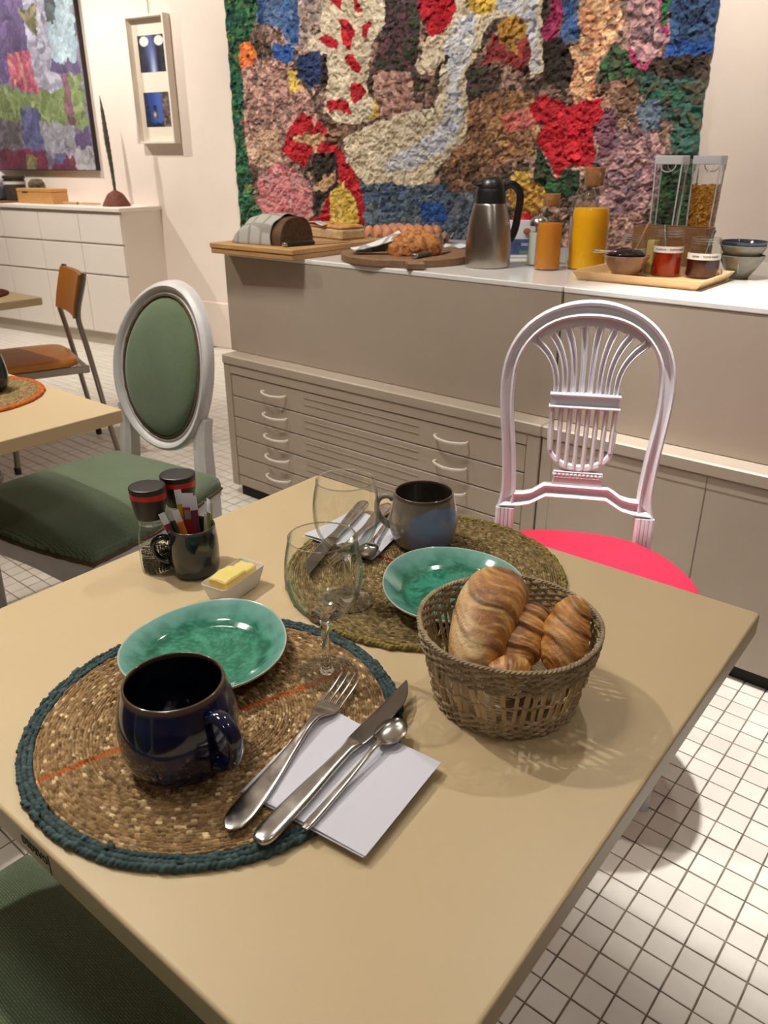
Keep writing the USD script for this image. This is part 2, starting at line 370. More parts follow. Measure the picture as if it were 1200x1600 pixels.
# ================================================================== TABLES
def table(label, loc, rot):
    t = thing("dining_table", label, "table", loc, rot, None); h = 0.35
    out = []
    for cx, cy, a0 in ((1, 1, 0), (-1, 1, 90), (-1, -1, 180), (1, -1, 270)):
        for k in range(5):
            a = math.radians(a0 + 22.5 * k); out.append((cx * (h - 0.006) + 0.006 * math.cos(a), cy * (h - 0.006) + 0.006 * math.sin(a)))
    obj("tabletop", slab(out, 0.722, 0.75, 0.003), MATS["table_laminate"], t, 40)
    obj("under_frame", cat([box(-0.26, 0.26, -0.012, 0.012, 0.69, 0.7215), box(-0.012, 0.012, -0.26, 0.26, 0.69, 0.7215)]), MATS["table_leg"], t, False)
    obj("column", mv(lathe([(0.034, 0.02), (0.030, 0.03), (0.030, 0.6895)], 28), (0, 0, 0)), MATS["table_leg"], t, 40)
    obj("base_plate", slab([(0.20 * math.cos(a), 0.20 * math.sin(a)) for a in np.linspace(0, 2 * PI, 48, endpoint=False)], 0.0, 0.02, 0.004), MATS["table_leg"], t, 40)
    return t
T1 = table("cream dining table nearest the camera, laid with two placemats", (-0.505, 0.5225, 0), 1.0)
# maker's plate printed on the near edge
M("print_black", S(38, 34, 30), rough=0.6)
lt = mv(meshkit.text_mesh("DIDIVO", 0.0075, 0.0004, bold=True), (0, 0, 0), rx=90)
lt = cat([lt, box(lt.bounds[1, 0] + 0.002, lt.bounds[1, 0] + 0.0028, -0.0004, 0, -0.009, 0.012)])
lt = mv(lt, (-0.018, -0.3501, 0.7340))
obj("maker_mark", lt, MATS["print_black"], T1, False)
T2 = table("cream dining table at the left with the orange-rimmed placemat", (-1.782, 0.520, 0), 0.4)
T3 = table("cream dining table farthest back, cut by the left edge of the photo", (-3.285, 1.165, 0), 0.0)

# ================================================================== CHAIRS
def weave_mat(name, c1, c2, c3, w=0.006, h=0.0026, rot=(0, 0, 0)):
    N = {"tc": ("texture_coordinate", {}), "mp": ("mapping", {"rotation": rot}), "ns": ("noise_texture", {"scale": 90.0, "detail": 2.0}), "va": ("vector_math", {"math_type": "multiply_add", "vector2": (0.0022, 0.0022, 0.0022)}),
         "br": ("brick_texture", {"scale": 1.0, "brick_width": w, "row_height": h, "mortar_size": h * 0.17, "mortar_smooth": 0.6, "color1": c1, "color2": c2, "mortar": c3, "offset": 0.5}),
         "nz": ("noise_texture", {"scale": 6.0, "detail": 3.0}), "mr": ("map_range", {"from_min": 0.3, "from_max": 0.7, "to_min": 0.86, "to_max": 1.12}), "hs": ("hsv", {}),
         "b": ("bump", {"strength": 0.55, "distance": 0.0008, "invert": True}), "p": ("principled_bsdf", {"roughness": 0.9, "sheen_weight": 0.25, "sheen_roughness": 0.5, "specular_ior_level": 0.2})}
    L = [("tc.object", "mp.vector"), ("mp.vector", "ns.vector"), ("ns.color", "va.vector1"), ("mp.vector", "va.vector3"), ("va.vector", "br.vector"), ("tc.object", "nz.vector"), ("nz.fac", "mr.value"), ("mr.result", "hs.value"), ("br.color", "hs.color"), ("hs.color", "p.base_color"), ("br.fac", "b.height"), ("b.normal", "p.normal")]
    MATS[name] = usdkit.material(stage, "/World/Looks/" + name, N, L, surface="p.BSDF"); return MATS[name]
weave_mat("green_fabric", S(104, 120, 92), S(94, 110, 84), S(58, 70, 52), 0.0058, 0.0026)
weave_mat("green_fabric_back", S(92, 108, 80), S(88, 104, 76), S(74, 88, 64), 0.009, 0.004, (PI / 2, 0, 0))
M("gimp_brown", S(62, 46, 30), S(88, 68, 46), scale=260, rough=0.9, bump=0.6, bscale=300, bdist=0.002)
M("chair_grey", S(198, 194, 192), S(188, 184, 180), scale=18, rough=0.42, bump=0.05, bscale=40)
M("chair_white", S(228, 226, 230), rough=0.34)
M("pink_velvet", S(204, 24, 64), S(190, 19, 55), scale=14, rough=0.85, sheen_weight=0.3, sheen_roughness=0.4, sheen_tint=S(255, 120, 140), bump=0.1, bscale=300, bdist=0.0008)

def seat_outline(wf, wb, d, bulge, n=26, ser=0.0):
    p = []
    for k in range(n): u = -1 + 2 * k / (n - 1); p.append((wf * u, -d / 2 - bulge * (1 - u * u) ** 1.0 + ser * math.cos(3 * PI * u / 2) * (1 - abs(u))))
    for k in range(1, n): s = k / (n - 1); p.append((wf + (wb - wf) * s + 0.020 * math.sin(PI * s), -d / 2 + d * s))
    for k in range(1, n): u = 1 - 2 * k / (n - 1); p.append((wb * u, d / 2))
    for k in range(1, n - 1): s = 1 - k / (n - 1); p.append((-(wf + (wb - wf) * s + 0.020 * math.sin(PI * s)), -d / 2 + d * s))
    return ccw(p)
def cushion(outline, z0, levels):
    o = np.asarray(outline); c = o.mean(0)
    return loft([np.c_[c + (o - c) * s, np.full(len(o), z0 + z)] for s, z in levels], True, True)
def leg_tapered(x, y, z1, r1=0.024, r0=0.013, n=20, flute=0.08):
    prof = [(r0 * 0.9, 0.0), (r0, 0.012), (r0 * 1.02, 0.03), (r1 * 0.86, z1 - 0.085), (r1 * 0.86, z1 - 0.075), (r1 * 1.12, z1 - 0.068), (r1 * 1.12, z1 - 0.058), (r1 * 0.8, z1 - 0.052), (r1, z1 - 0.045), (r1, z1)]
    t = np.linspace(0, 2 * PI, n * 2, endpoint=False); rr = 1 + flute * np.where(np.arange(n * 2) % 2 == 0, -0.5, 0.5)
    rings = [np.stack([x + r * (rr if 0.05 < z < z1 - 0.08 else 1) * np.cos(t), y + r * (rr if 0.05 < z < z1 - 0.08 else 1) * np.sin(t), np.full(n * 2, z)], 1) for r, z in prof]
    return loft(rings)
def medallion_chair(label, loc, rot):
    t = thing("medallion_chair", label, "chair", loc, rot, None); g, gr = MATS["chair_grey"], MATS["green_fabric"]
    o = [(x_, y_ - 0.020) for x_, y_ in seat_outline(0.258, 0.196, 0.48, 0.022)]
    obj("seat", cushion(o, 0.405, [(0.985, 0.0), (1.0, 0.006), (1.0, 0.02), (0.985, 0.034), (0.93, 0.049), (0.82, 0.060), (0.6, 0.068), (0.3, 0.072)]), gr, t, 60)
    ed = np.c_[np.asarray(o) * 1.004, np.full(len(o), 0.410)]
    n = len(ed); tw = 1 + 0.16 * np.sin(np.arange(n) * 2.6)
    obj("seat_trim", sweep(ed, circ(0.0052, 7), closed=True, scale=np.r_[tw]), MATS["gimp_brown"], t, 60)
    # apron with a serpentine lower edge
    m = len(o); o = np.asarray(o)
    o = np.asarray(o)
    ang = np.arctan2(o[:, 1], o[:, 0]); drop = 0.028 + 0.030 * np.abs(np.cos(2 * (ang + 0.0))) ** 0.6 * 0 + 0.026 * (np.abs(np.sin(2 * ang)) ** 3)
    ri = [np.c_[o * 0.99, np.full(m, 0.407)], np.c_[o * 1.0, np.full(m, 0.403)], np.c_[o * 1.0, np.full(m, 0.392)], np.c_[o * 0.988, np.full(m, 0.389)], np.c_[o * 0.988, 0.385 - drop], np.c_[o * 0.90, 0.387 - drop], np.c_[o * 0.90, np.full(m, 0.404)]]
    obj("apron", loft(ri, False, False), g, t, 40)
    for sx in (-1, 1): obj("leg", leg_tapered(sx * 0.218, -0.222, 0.40), g, t, 40)
    for sx in (-1, 1):
        P = smoothpath([(sx * 0.165, 0.30, 0.0), (sx * 0.158, 0.245, 0.2), (sx * 0.150, 0.212, 0.36), (sx * 0.146, 0.216, 0.45), (sx * 0.142, 0.222, 0.52), (sx * 0.150, 0.228, 0.60)], 26)
        sc = np.interp(np.linspace(0, 1, 26), [0, 0.35, 0.75, 1], [0.7, 0.9, 1.1, 0.9])
        obj("leg", sweep(P, [(0.016, 0.0205), (-0.016, 0.0205), (-0.016, 0.009), (-0.0185, 0.004), (-0.0185, -0.004), (-0.016, -0.009), (-0.016, -0.0205), (0.016, -0.0205)], up=(0, 1, 0), scale=sc), g, t, 30)
    # oval back: tilted and curved towards the sitter
    def bk(u, v, d=0.0):
        y = 0.222 + 0.20 * (v - 0.0) - 0.9 * u * u
        return np.stack([u, y - d, 0.50 + v], -1)
    th = np.linspace(0, 2 * PI, 72, endpoint=False); A, B, vc = 0.178, 0.224, 0.210
    prof = [(0, -0.016), (0.0, 0.004), (0.08, 0.013), (0.3, 0.020), (0.55, 0.018), (0.66, 0.010), (0.78, 0.010), (0.86, 0.014), (1, 0.008), (1, -0.014)]
    rings = [bk((A - 0.036 * p) * np.cos(th), vc + (B - 0.036 * p) * np.sin(th), d) for p, d in prof]
    obj("back_frame", loft([*rings, rings[0]], False, False), g, t, 40)
    e = 0.036
    tr = bk((A - e - 0.001) * np.cos(th), vc + (B - e - 0.001) * np.sin(th), 0.010)
    obj("back_trim", sweep(tr, circ(0.0058, 7), closed=True, scale=1 + 0.15 * np.sin(np.arange(72) * 2.4)), MATS["gimp_brown"], t, 60)
    lv = [(1.0, 0.005), (0.99, 0.012), (0.95, 0.020), (0.85, 0.028), (0.65, 0.035), (0.4, 0.039), (0.15, 0.041)]
    obj("back_pad", loft([bk((A - e - 0.004) * s * np.cos(th), vc + (B - e - 0.004) * s * np.sin(th), d) for s, d in lv], False, True), MATS["green_fabric_back"], t, 60)
    obj("back_panel", loft([bk((A - e) * s * np.cos(th), vc + (B - e) * s * np.sin(th), d) for s, d in [(0.2, -0.020), (0.6, -0.020), (1.0, -0.011)]], True, False), MATS["green_fabric_back"], t, 60)
    return t
medallion_chair("green upholstered oval-back chair at the left table, back facing right", (-1.765, 0.992, 0), 8.0)
r0 = stage.GetPrimAtPath("/World/medallion_chair")
dup(r0, (-0.545, 0.012, 0), 180.0, "green upholstered chair at the bottom left corner, only its seat in view")

def balloon_chair(label, loc, rot):
    t = thing("balloon_back_chair", label, "chair", loc, rot); wm = MATS["chair_white"]; Z0, tl = 0.46, math.radians(8)
    def bk(u, v, d=0.0):   # u across, v up the back (metres from the seat), d towards the sitter
        u, v = np.asarray(u, float), np.asarray(v, float)
        return np.stack([u + 0 * v, v * math.sin(tl) - d * math.cos(tl) + 0 * u, Z0 + v * math.cos(tl) + d * math.sin(tl) + 0 * u], -1)
    def strip(o, i, prof):
        o, i = np.asarray(o), np.asarray(i); k = len(o); rings = []
        for q in range(k):
            rings.append(np.array([bk(*(o[q] + (i[q] - o[q]) * p), d) for p, d in prof]))
        return loft(rings, True, True)
    from scipy.interpolate import CubicSpline
    def arch(pts, n=60):
        p = np.array([(-u, v) for u, v in pts] + [(u, v) for u, v in pts[::-1][1:]]) / 100.0
        d = np.r_[0, np.cumsum(np.hypot(*np.diff(p, axis=0).T))]; return CubicSpline(d / d[-1], p)(np.linspace(0, 1, n))
    OUT = arch([(17.1, 4.8), (16.5, 7.5), (16.45, 12.5), (17.0, 19.5), (17.9, 28), (18.1, 33), (17.5, 38), (15.5, 42.8), (12.2, 46.5), (7.8, 49.1), (0, 50.7)])
    INN = arch([(13.3, 5.2), (13.2, 8.6), (13.4, 13), (14.1, 20), (15.0, 28), (15.0, 33), (14.6, 37), (12.9, 41), (10, 44.2), (6.2, 46.2), (0, 47.0)])
    mould = [(0, -0.013), (0, 0.008), (0.06, 0.013), (0.16, 0.015), (0.26, 0.011), (0.34, 0.006), (0.68, 0.006), (0.76, 0.011), (0.86, 0.015), (0.96, 0.012), (1, 0.006), (1, -0.013)]
    obj("back_frame", strip(OUT, INN, mould), wm, t, 35)
    rt = np.array([(-13.4, 8.5), (-11.5, 8.6), (-9.6, 9.1), (-7.2, 10.8), (-6.8, 11.0), (0, 11.0), (6.8, 11.0), (7.2, 10.8), (9.6, 9.1), (11.5, 8.6), (13.4, 8.5)]) / 100
    rb = np.array([(-17.0, 4.9), (-12.5, 5.2), (-10, 5.8), (-6.9, 7.6), (-6.4, 7.9), (0, 7.95), (6.4, 7.9), (6.9, 7.6), (10, 5.8), (12.5, 5.2), (17.0, 4.9)]) / 100
    obj("back_rail", strip(rt, rb, [(0, -0.012), (0, 0.010), (0.1, 0.014), (0.22, 0.013), (0.32, 0.005), (0.62, 0.005), (0.72, 0.013), (0.86, 0.017), (0.97, 0.013), (1, 0.006), (1, -0.012)]), wm, t, 35)
    def blk(u0, u1, v0, v1, d0, d1, u0t=None, u1t=None, b=0.0015):
        m = box(0, 1, 0, 1, 0, 1); V = m.vertices.copy(); f = V[:, 2]
        lo = u0 + (u1 - u0) * V[:, 0]; hi = (u0t if u0t is not None else u0) + ((u1t if u1t is not None else u1) - (u0t if u0t is not None else u0)) * V[:, 0]
        m.vertices = bk(lo + (hi - lo) * f, v0 + (v1 - v0) * f, d1 + (d0 - d1) * V[:, 1]); up_fix(m); return m
    # splat: two bands, lyre of eight bars below, fan of eight flutes above
    def roll(v, h, r, x):  # rounded band
        tt = np.linspace(-PI / 2, PI / 2, 8); pr = [(-0.010, -h)] + [(r * math.cos(a), h * math.sin(a)) for a in tt] + [(-0.010, h)]
        return loft([np.array([bk(u, v + q[1], q[0]) for q in pr]) for u in (-x, x)])
    obj("splat_band", roll(0.309, 0.0042, 0.016, 0.0735), wm, t, 40)
    obj("splat_band", roll(0.2825, 0.0042, 0.017, 0.0745), wm, t, 40)
    obj("splat_block", cat([blk(-0.071, 0.071, 0.2825, 0.309, -0.008, 0.006)]), wm, t, False)
    def flute(pts, w):
        P = smoothpath([(a, b, 0) for a, b in pts], 18)[:, :2]; T = np.gradient(P, axis=0); T /= np.linalg.norm(T, axis=1, keepdims=True); Nn = np.stack([T[:, 1], -T[:, 0]], 1)
        W = np.interp(np.linspace(0, 1, 18), [0, 0.6, 1], w)
        pr = [(-1, -0.008), (-1, 0.008), (-0.72, 0.011), (-0.5, 0.007), (-0.2, 0.003), (0.2, 0.003), (0.5, 0.007), (0.72, 0.011), (1, 0.008), (1, -0.008)]
        rings = []
        for k in range(18):
            fk = max(0, (k - 15) / 2.0)
            rings.append(np.array([bk(*(P[k] + Nn[k] * W[k] * q + T[k] * 0.009 * fk * abs(q) ** 1.5), d) for q, d in pr]))
        return loft(rings)
    for k in range(8):
        s = (k - 3.5) / 3.5; xb = 0.0625 * s; xt = 0.108 * s; vt = 0.446 - 0.030 * s * s
        obj("flute", flute([(xb + (xt - xb) * q ** 2.7, 0.312 + (vt - 0.312) * q) for q in np.linspace(0, 1, 7)], [0.0062, 0.0068, 0.0086]), wm, t, 35)
    # spandrel between the flute heads and the arch
    us = np.linspace(-0.122, 0.122, 41); sc = us / 0.108
    lowv = 0.449 - 0.030 * sc ** 2 + 0.004 * np.abs(np.cos(us / 0.03086 * PI)); hiv = np.interp(us, INN[15:45, 0], INN[15:45, 1]) + 0.006
    obj("spandrel", loft([np.array([bk(us[k], lowv[k], -0.008), bk(us[k], lowv[k], 0.003), bk(us[k], max(hiv[k], lowv[k] + 0.004), 0.003), bk(us[k], max(hiv[k], lowv[k] + 0.004), -0.008)]) for k in range(41)]), wm, t, 30)
    for k in range(8):
        s = (k - 3.5) / 3.5; x = 0.0665 * s; vb = 0.147 + 0.040 * abs(s) ** 3
        hw = 0.0052
        obj("lyre_bar", loft([np.array([bk(x * (1 - 0.04 * (1 - f)) + hw * a, v, d) for a, d in [(-1, -0.007), (-1, 0.005), (-0.7, 0.010), (0, 0.0125), (0.7, 0.010), (1, 0.005), (1, -0.007)]]) for f, v in [(0, vb), (0.5, (vb + 0.28) / 2), (1, 0.281)]]), wm, t, 35)
    a = np.linspace(PI, 2 * PI, 25); oo = np.stack([0.0715 * np.cos(a), 0.196 + 0.056 * np.sin(a)], 1); ii = np.stack([0.0610 * np.cos(a), 0.196 + 0.040 * np.sin(a)], 1)
    oo = np.vstack([[-0.0735, 0.235], oo, [0.0735, 0.235]]); ii = np.vstack([[-0.0665, 0.235], ii, [0.0665, 0.235]])
    obj("lyre_cup", strip(oo, ii, [(0, -0.008), (0, 0.006), (0.3, 0.010), (0.8, 0.009), (1, 0.004), (1, -0.008)]), wm, t, 35)
    beads = [mv(trimesh.creation.icosphere(1, 0.0068), bk(u, 0.1335, 0.006)) for u in np.linspace(-0.048, 0.048, 12)]
    obj("bead_row", cat([roll(0.1395, 0.0028, 0.012, 0.052), roll(0.1275, 0.0026, 0.012, 0.051), blk(-0.05, 0.05, 0.124, 0.143, -0.008, 0.003)] + beads), wm, t, 40)
    obj("splat_foot", blk(-0.055, 0.055, 0.106, 0.127, -0.009, 0.010, -0.050, 0.050), wm, t, False)
    for sx in (-1, 1):
        P = smoothpath([(sx * 0.158, 0.11, 0.0), (sx * 0.155, 0.06, 0.16), (sx * 0.152, 0.012, 0.36), (sx * 0.152, 0.0, 0.46), (sx * 0.152, 0.007, 0.507)], 24)
        sc = np.interp(np.linspace(0, 1, 24), [0, 0.5, 0.8, 1], [0.62, 0.85, 1, 1])
        fl = [(0.018, 0.0205)] + [q for c in (0.0125, 0.0042, -0.0042, -0.0125) for q in ((0.0225, c + 0.0028), (0.0225, c - 0.0028), (0.0185, c - 0.0035))][:-1] + [(0.018, -0.0205), (-0.016, -0.0205), (-0.016, 0.0205)]
        obj("leg", sweep(P, [(-a_, b_) for a_, b_ in fl][::-1], up=(0, 1, 0), scale=sc), wm, t, 30)
    # seat
    n = 64; th = np.linspace(0, 2 * PI, n, endpoint=False)
    sx_ = np.abs(np.cos(th)) ** 0.72 * np.sign(np.cos(th)) * 0.242; sy_ = np.abs(np.sin(th)) ** 0.80 * np.sign(np.sin(th)) * 0.215 - 0.222
    wfac = np.where(sy_ > -0.2, 1 - 0.18 * np.clip((sy_ + 0.2) / 0.2, 0, 1), 1.0)
    o = np.stack([sx_ * wfac, sy_], 1)
    obj("seat", cushion(o, 0.435, [(0.97, 0.0), (1.0, 0.006), (1.005, 0.014), (0.985, 0.026), (0.93, 0.037), (0.8, 0.046), (0.55, 0.052), (0.25, 0.054)]), MATS["pink_velvet"], t, 60)
    m = n
    obj("apron", loft([np.c_[o * 0.96 + [0, -0.009], np.full(m, 0.437)], np.c_[o * 0.99 + [0, -0.002], np.full(m, 0.433)], np.c_[o * 0.99 + [0, -0.002], np.full(m, 0.372)], np.c_[o * 0.9 + [0, -0.02], np.full(m, 0.372)], np.c_[o * 0.9 + [0, -0.02], np.full(m, 0.437)]], False, False), wm, t, 35)
    for sx in (-1, 1): obj("leg", leg_tapered(sx * 0.185, -0.335, 0.40, 0.023, 0.012), wm, t, 40)
    return t
balloon_chair("white painted balloon-back chair with a bright pink velvet seat", (-0.693, 1.500, 0), 27.8)

M("tan_leather", S(196, 124, 40), S(184, 112, 32), scale=9, rough=0.32, bump=0.06, bscale=120)
M("chrome_tube", S(150, 142, 132), rough=0.28, metal=0.9)
M("rubber_black", S(26, 25, 24), rough=0.7)
t = thing("tubular_chair", "tan leather chair with a bent steel tube frame near the drawers", "chair", (-3.235, 1.87, 0), -18.4)
for sx in (-1, 1):
    x = sx * 0.185
    P = smoothpath([(x, 0, 0.012), (x, -0.03, 0.22), (x, -0.058, 0.44), (x, -0.083, 0.605)], 14)
    P2 = np.vstack([P[:-1], smoothpath([P[-1], (x, -0.083, 0.63), (x, -0.066, 0.70), (x, -0.036, 0.800)], 10)])
    lg = obj("back_post", tube(P2, 0.0115, 12), MATS["chrome_tube"], t, 50)
    obj("foot_cap", mv(lathe([(0.0135, 0.0), (0.0135, 0.03)], 12), (x, 0.0, 0)), MATS["rubber_black"], lg)
    lg = obj("front_leg", tube(np.array([(x, -0.425, 0.012), (x, -0.40, 0.40)]), 0.0115, 12), MATS["chrome_tube"], t, 50)
    obj("foot_cap", mv(lathe([(0.0135, 0.0), (0.0135, 0.03)], 12), (x, -0.426, 0)), MATS["rubber_black"], lg)
    obj("side_rail", box(x - 0.009, x + 0.009, -0.46, -0.07, 0.395, 0.425, 0.003), MATS["chrome_tube"], t, False)
obj("cross_rail", box(-0.185, 0.185, -0.094, -0.074, 0.392, 0.424, 0.002), MATS["chrome_tube"], t, False)
o = ccw([(0.195 * np.sign(c) * abs(c) ** 0.35, -0.30 + 0.205 * np.sign(s) * abs(s) ** 0.35) for c, s in ((math.cos(a), math.sin(a)) for a in np.linspace(0, 2 * PI, 60, endpoint=False))])
obj("seat", cushion(o, 0.424, [(0.95, 0.0), (0.99, 0.005), (1, 0.014), (0.985, 0.026), (0.93, 0.034), (0.7, 0.039), (0.3, 0.04)]), MATS["tan_leather"], t, 60)
V = []
for u in np.linspace(-1, 1, 15):
    row = []
    for v in np.linspace(0, 1, 8):
        z = 0.622 + 0.172 * v; row.append((u * 0.176, -0.083 + 0.046 * v ** 1.2 - 0.010 + 0.018 * (1 - u * u), z))
    V.append(row)
V = np.array(V); F = V + [0, -0.010, 0]; B = V + [0, 0.010, 0]
m = cat([gridmesh(F), TM(gridmesh(B).vertices, gridmesh(B).faces[:, ::-1]), loft([np.concatenate([q[0, :-1], q[:-1, -1], q[-1, :0:-1], q[:0:-1, 0]]) for q in (F, B)], False, False)]); m.merge_vertices(); up_fix(m)
obj("backrest", m, MATS["tan_leather"], t, 40)

# ================================================================== ON THE NEAR TABLE
TZ = 0.75
def vmat(name, rough=0.9, bump=0.0, bscale=300, bdist=0.0006, **kw):
    return M(name, (1, 1, 1), None, rough=rough, tint=True, bump=bump, bscale=bscale, bdist=bdist, **kw)
vmat("straw", rough=0.85, bump=0.25, bscale=700, specular_ior_level=0.25)
MAT_H = 0.0065
def placemat(label, cen, R, pal, rimcol, rimw, stripe, seed, na=760, pitch=0.0029, spr=4, stripecol=S(172, 96, 44)):
    """coiled seagrass mat: ridge after ridge of stitched straw, a wound border, one bright warp line."""
    t = thing("placemat", label, "placemat", (cen[0], cen[1], TZ)); rg = np.random.default_rng(seed)
    ri = R - rimw
    nr = int(ri / pitch); r = np.linspace(0.0005, ri, nr * spr + 1); th = np.linspace(0, 2 * PI, na, endpoint=False)
    RR, TH = np.meshgrid(r, th, indexing="ij")
    k = np.floor(RR / pitch); f = RR / pitch - k
    ph = rg.uniform(0, 2 * PI, nr + 3)[k.astype(int)]
    nst = np.maximum(np.round(2 * PI * (k + 0.5) * pitch / 0.0046), 3)
    stw = (TH * nst / (2 * PI) + ph + 0.55 * (f - 0.5)) % 1.0
    sid = (np.floor(TH * nst / (2 * PI) + ph) + k * 977).astype(int)
    prof = np.sqrt(np.clip(1 - (2 * f - 1) ** 2, 0, 1)) * np.sqrt(np.clip(1 - (2 * stw - 1) ** 4, 0, 1))
    x, y = RR * np.cos(TH), RR * np.sin(TH)
    wob = meshkit.fbm(np.stack([x * 14, y * 14, 0 * x + seed], -1), 2) - 0.5
    z = 0.0026 + 0.0030 * prof + 0.0018 * wob + 0.0006 * rg.normal(size=(9973,))[sid % 9973]
    pal = Sa(pal); pick = rg.choice(len(pal), 9973, p=np.array([0.3, 0.3, 0.22, 0.11, 0.07])[: len(pal)] / np.array([0.3, 0.3, 0.22, 0.11, 0.07])[: len(pal)].sum())
    c = pal[pick[sid % 9973]] * (1 + 0.16 * rg.normal(size=9973)[sid % 9973])[..., None]
    c = c * (0.5 + 0.5 * np.clip(prof, 0, 1) ** 0.8)[..., None]  # shade in the grooves between stitches put into the colour
    V = np.stack([x, y, z], -1); m = gridmesh(np.concatenate([V, V[:, :1]], 1))
    cc = np.concatenate([c, c[:, :1]], 1).reshape(-1, 3)
    if stripe:
        a, w0, s0, s1 = stripe; d = np.array([math.cos(a), math.sin(a)]); q = x * -d[1] + y * d[0]; s = x * d[0] + y * d[1]
        on = (np.abs(q + 0.003 * np.sin(s * 20)) < w0) & (s > s0) & (s < s1)
        cz = np.concatenate([on, on[:, :1]], 1).reshape(-1); cc[cz] = np.array(stripecol) * (0.6 + 0.5 * np.concatenate([prof, prof[:, :1]], 1).reshape(-1)[cz])[:, None]  # warp line carries the same painted groove shade
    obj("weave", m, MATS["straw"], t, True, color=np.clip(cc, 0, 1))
    obj("backing", lathe([(ri, 0.0), (ri, 0.003)], 72), MATS["straw_back"], t, False)
    # border: three crocheted rounds of slanting strands
    Vs, Cs = [], []; ncoil = 3 if rimw > 0.01 else 2; cw = rimw / ncoil
    for q_ in range(ncoil):
        na2, nb = 960 if na > 500 else 360, 12; nturn = int(2 * PI * R / 0.0052); R0 = R - cw * (q_ + 0.5)
        TH, PH = np.meshgrid(np.linspace(0, 2 * PI, na2), np.linspace(0, 2 * PI, nb), indexing="ij")
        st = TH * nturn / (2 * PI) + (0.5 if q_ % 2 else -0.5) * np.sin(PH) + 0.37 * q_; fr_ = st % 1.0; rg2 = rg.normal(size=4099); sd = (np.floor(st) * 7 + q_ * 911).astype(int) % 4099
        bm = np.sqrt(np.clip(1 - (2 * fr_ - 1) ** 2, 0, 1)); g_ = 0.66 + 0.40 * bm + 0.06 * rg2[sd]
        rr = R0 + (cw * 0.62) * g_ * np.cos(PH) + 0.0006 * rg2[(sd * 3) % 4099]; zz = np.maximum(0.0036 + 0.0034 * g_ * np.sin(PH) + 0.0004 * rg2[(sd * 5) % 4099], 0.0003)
        Vs.append(gridmesh(np.stack([rr * np.cos(TH), rr * np.sin(TH), zz], -1))); Cs.append((np.array(rimcol) * (0.45 + 0.62 * bm)[..., None] * (1 + 0.20 * rg2[sd])[..., None]).reshape(-1, 3))  # gaps between the strands shaded in the colour
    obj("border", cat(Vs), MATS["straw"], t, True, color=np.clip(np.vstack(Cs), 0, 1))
    return t
M("straw_back", S(96, 76, 48), rough=0.95)
seagrass = [(158, 128, 88), (142, 112, 74), (172, 142, 102), (128, 100, 64), (222, 198, 152)]
olive = [(136, 116, 76), (120, 102, 64), (150, 128, 86), (106, 90, 56), (172, 150, 106)]
MF = (-0.496, 0.354); MB = (-0.518, 0.706)
placemat("round seagrass placemat with a teal border under the navy mug", MF, 0.173, seagrass, S(62, 80, 80), 0.0135, (math.atan2(0.284, 0.096), 0.0032, -0.158, 0.142), 3)
placemat("round olive straw placemat under the blue-grey mug, far side of the near table", MB, 0.1755, olive, S(134, 118, 66), 0.008, (0.15, 0.0022, -0.16, -0.04), 4, stripecol=S(150, 40, 34))
placemat("round straw placemat with an orange border on the left table", (-1.782, 0.695), 0.172, [(140, 118, 78), (126, 104, 66), (152, 128, 86), (112, 92, 58)], S(182, 92, 38), 0.013, None, 5, na=300, pitch=0.006, spr=4)
placemat("dark red placemat on the farthest table, cut by the photo's left edge", (-3.20, 1.335), 0.165, [(96, 46, 34), (82, 38, 28), (110, 56, 40), (70, 32, 26)], S(104, 48, 36), 0.013, None, 6, na=240, pitch=0.007, spr=4)
SZ = TZ + MAT_H

